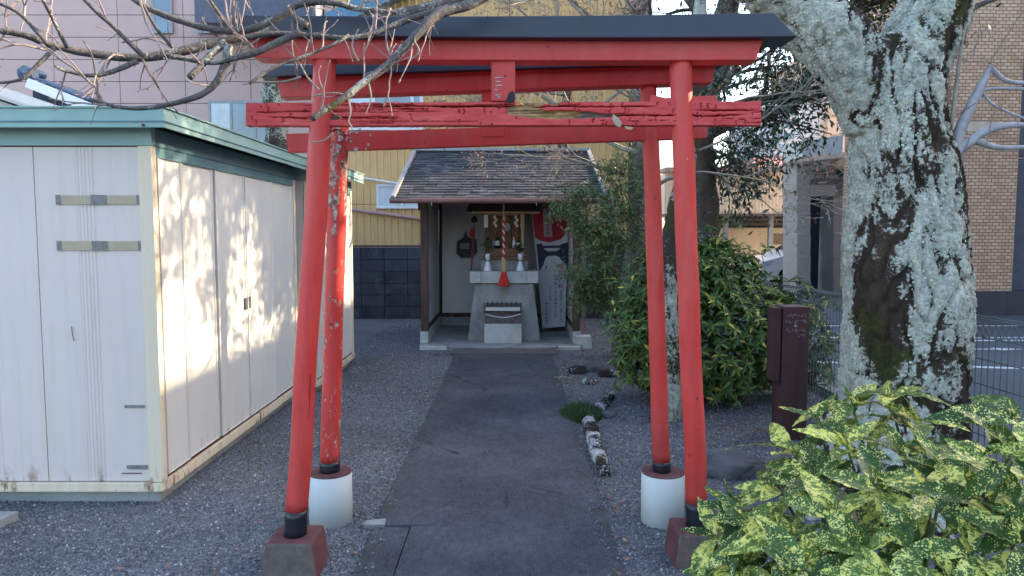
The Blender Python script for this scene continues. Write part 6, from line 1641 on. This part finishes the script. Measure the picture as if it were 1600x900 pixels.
# high boughs added above the view so their leaves dapple the sun on the shed
m = MB(); tipsh = []
for k in range(24):
    s = Vector(P_[-1]).lerp(Vector((2.6, 8.2, 4.6)), .8); tgt = Vector((random.uniform(3.0, 4.9), random.uniform(5.4, 9.6), random.uniform(4.0, 5.6)))
    mid = s.lerp(tgt, .5) + Vector((0, 0, .35)); p_, r_ = spline([s, mid, tgt], [.05, .03, .012], 8); m.tube(p_, r_, 6)
    for i in range(6, len(p_)):
        for j in range(2):
            q, dd = twig_run(m, p_[i], Vector((random.uniform(-1, 1), random.uniform(-1, 1), random.uniform(-.9, .6))), random.uniform(.3, .7), .008, 5, .3, 4, False)
            tipsh += [(q[3], dd, 0), (q[5], dd, 0)]
m.build('branches', MAT['brown_bark'], et)['kind'] = 'stuff'
tipsh = [t for t in tipsh if t[0].z > 1.75 + .30 * t[0].y and (t[0].z < 2.80 + .466 * (t[0].x + 2) or random.random() < .35)]
tree_leaves(tipsh, 15, .10, .12, SV, SF, MAT['leaf_dark'], et, down=.6)
tree_leaves(tips2, 9, .13, .095, SV, SF, MAT['leaf_dark'], et, down=.5)
# drooping cluster in the gap left of the entrance porch
random.seed(2); tips3 = []
m = MB()
for (a, b) in (((1100, 230), (1180, 300)), ((1110, 250), (1215, 260)), ((1100, 200), (1240, 190)), ((1120, 170), (1290, 165)), ((1130, 120), (1310, 120)), ((1150, 90), (1290, 60)), ((1105, 215), (1200, 220)), ((1120, 200), (1300, 210)), ((1130, 140), (1250, 140)), ((1100, 250), (1150, 320))):
    A, B = W(*a, YA), W(*b, YA - .7); mid = A.lerp(B, .5) + Vector((0, 0, .12)); p_, r_ = spline([A, mid, B], [.025, .015, .006], 6); m.tube(p_, r_, 6)
    for k in range(14):
        t = random.uniform(.35, 1); i = int(t * (len(p_) - 1)); q, dd = twig_run(m, p_[i], Vector((random.uniform(-.4, 1), random.uniform(-.6, .6), random.uniform(-.8, .4))), random.uniform(.15, .40), .005, 4, .3, 4, False)
        for j in (2, 3, 4): tips3.append((q[j], dd, 0))
m.build('branches', MAT['brown_bark'], et)['kind'] = 'stuff'
tree_leaves(tips3, 7, .075, .088, SV, SF, MAT['leaf_dark'], et, down=.7)

# bare maple with dry leaves and pale trunk
random.seed(33)
mt_ = thing('maple_tree', 'bare pale-barked maple with wispy twigs and dry brown leaves beside the shrine shelter', 'tree', (1.62, 9.4, 0))
YM = 9.4
P_ = [Vector((W(975, 560, YM).x, YM, -.1)), W(982, 480, YM), W(992, 380, YM), W(1000, 280, YM), W(1010, 210, YM), W(1015, 130, YM), W(1005, 40, YM)]
lumpy_tube('trunk', P_, [.17, .14, .12, .105, .09, .075, .05], MAT['grey_bark'], mt_, n=16, seg=8, amp=.16, seed=9, fr=7)
m = MB(); tips = []
for (s, e, L, r) in (((1000, 280), (-1, -.5, .15), 1.1, .03), ((1005, 240), (-1, .1, .5), 1.2, .035), ((1010, 210), (1, -.5, .1), 1.1, .035), ((1012, 180), (-.9, -.2, .8), 1.3, .035), ((1015, 130), (.9, -.3, .4), 1.2, .035), ((1010, 90), (-1, .1, .5), 1.3, .035), ((1005, 40), (-.6, -.2, 1), 1.2, .035), ((1005, 40), (.5, -.3, .8), 1.2, .03), ((1004, 60), (-1, -.3, .2), 1.4, .03), ((1000, 300), (.9, -.4, .3), 1.0, .03)):
    grow(m, W(*s, YM), e, L, r, 5, tips, .55, 5, 3, .64, .04, 5, .0022)
m.build('branches', MAT['twig_pale'], mt_)['kind'] = 'stuff'
tree_leaves([t for t in tips if t[2] <= 1], 2, .06, .05, SV, SF, MAT['leaf_dry'], mt_, down=.8, keep=.55)
# second slim background tree whose twigs fill the top of the view
bg2 = thing('background_tree', 'leafless twiggy tree with scattered russet leaves behind the torii top caps', 'tree', (.9, 12.6, 0))
random.seed(6); YB2_ = 12.6
P_ = [Vector((.9, YB2_, -.1)), Vector((.95, YB2_, 1.8)), Vector((.85, YB2_, 3.2)), Vector((1.0, YB2_, 4.3))]
lumpy_tube('trunk', P_, [.12, .10, .08, .06], MAT['brown_bark'], bg2, n=12, seg=6, amp=.15, seed=2, fr=6)
m = MB(); tips = []
for (z, e, L, r) in ((2.8, (-1, 0, .7), 1.6, .04), (3.2, (1, -.2, .5), 1.6, .04), (3.6, (-.9, -.3, .7), 1.6, .04), (4.0, (.8, 0, .9), 1.6, .04), (4.3, (-.4, 0, 1), 1.6, .04), (3.9, (-1, .1, .3), 1.7, .035), (4.3, (.6, -.3, .8), 1.5, .035), (3.4, (1, .2, .3), 1.7, .035)):
    grow(m, Vector((.95, YB2_, z)), e, L, r, 5, tips, .55, 5, 3, .66, .04, 5, .003)
m.build('branches', MAT['twig_pale'], bg2)['kind'] = 'stuff'
tree_leaves([t for t in tips if t[2] <= 1], 2, .07, .06, SV, SF, MAT['leaf_dry'], bg2, down=.6, keep=.9)

# slim bamboo-leaved shrub by the right shrine post
random.seed(18)
sb = thing('slender_shrub', 'slender upright shrub with narrow green leaves at the right corner of the shrine shelter', 'shrub', (1.33, 9.0, 0))
m = MB(); tips = []; ys_ = 9.0
for lst, r in (([(965, 540), (966, 470), (950, 400), (925, 340)], .020), ([(966, 480), (940, 450), (915, 445), (905, 430)], .010), ([(965, 470), (962, 380), (958, 320), (950, 260)], .016), ([(966, 470), (985, 400), (975, 330), (965, 260)], .014), ([(955, 420), (930, 390), (900, 350), (885, 310)], .012), ([(960, 500), (930, 480), (915, 460)], .008)):
    Pp = [W(px, py, ys_ + random.uniform(-.15, .15)) for px, py in lst]; p_, r_ = spline(Pp, [r * (1 - .6 * i / (len(Pp) - 1)) for i in range(len(Pp))], 6); m.tube(p_, r_, 7)
    for i in range(5, len(p_)):
        for k in range(3):
            q, dd = twig_run(m, p_[i], Vector((random.uniform(-1, 1), random.uniform(-1, .8), random.uniform(-.3, .9))), random.uniform(.12, .42), .0045, 5, .28, 4, False)
            for j in (2, 3, 4, 5): tips.append((q[j], dd, 0))
m.build('stems', MAT['twig_pale'], sb)['kind'] = 'stuff'
tree_leaves(tips, 11, .06, .085, TV, SF, MAT['leaf_thin'], sb, down=.5)
# lichen-spotted slim trunk between the two right torii posts
lt = thing('slim_lichen_tree', 'slim lichen-spotted tree trunk standing between the two right torii posts', 'tree', (1.36, 6.25, 0))
P_ = [Vector((W(1042, 650, 6.25).x, 6.25, -.05)), W(1043, 560, 6.25), W(1040, 480, 6.25), W(1046, 410, 6.25), W(1058, 330, 6.3), W(1078, 240, 6.35), W(1085, 120, 6.4), W(1095, 0, 6.4), W(1105, -120, 6.4)]
lumpy_tube('trunk', P_, [.14, .115, .10, .10, .085, .075, .06, .05, .04], MAT['lichen_bark2'], lt, n=18, seg=8, amp=.22, seed=6, fr=9)
m = MB(); tips = []; random.seed(51)
for (s, e, L, r) in (((1078, 240), (1, -.2, .25), .8, .011), ((1082, 180), (1, .1, .35), .8, .010), ((1085, 120), (.9, -.3, .4), .8, .010), ((1070, 270), (1, -.3, -.05), .8, .010), ((1095, 0), (.8, 0, .6), .9, .010), ((1080, 200), (-.8, .5, .5), .7, .009)):
    grow(m, W(*s, 6.35), e, L, r, 4, tips, .5, 5, 3, .66, .02, 5, .0018)
m.build('branches', MAT['twig_pale'], lt)['kind'] = 'stuff'
tree_leaves([t for t in tips if t[2] <= 1], 2, .04, .035, SV, SF, MAT['leaf_dry'], lt, down=.8, keep=.4)
# pruned trunk behind the sheds
pt = thing('pruned_tree', 'pruned lichened tree stub rising behind the sheds left of the torii gates', 'tree', (-3.3, 10.6, 0))
P_ = [Vector((-3.35, 10.6, 0)), W(436, 280, 10.6), W(434, 215, 10.6), W(432, 180, 10.6), W(430, 140, 10.6), W(424, 118, 10.6)]
lumpy_tube('trunk', P_, [.20, .17, .16, .15, .17, .10], MAT['lichen_bark2'], pt, n=18, seg=8, amp=.35, seed=16, fr=5)
m = MB(); random.seed(3)
for k in range(16): twig_run(m, W(428 + random.uniform(-8, 8), 135 + random.uniform(-15, 40), 10.55), (random.uniform(-.8, .8), random.uniform(-.6, .1), random.uniform(.2, 1)), random.uniform(.2, .5), .008, 4, .2, 5)
m.build('twigs', MAT['twig'], pt)['kind'] = 'stuff'
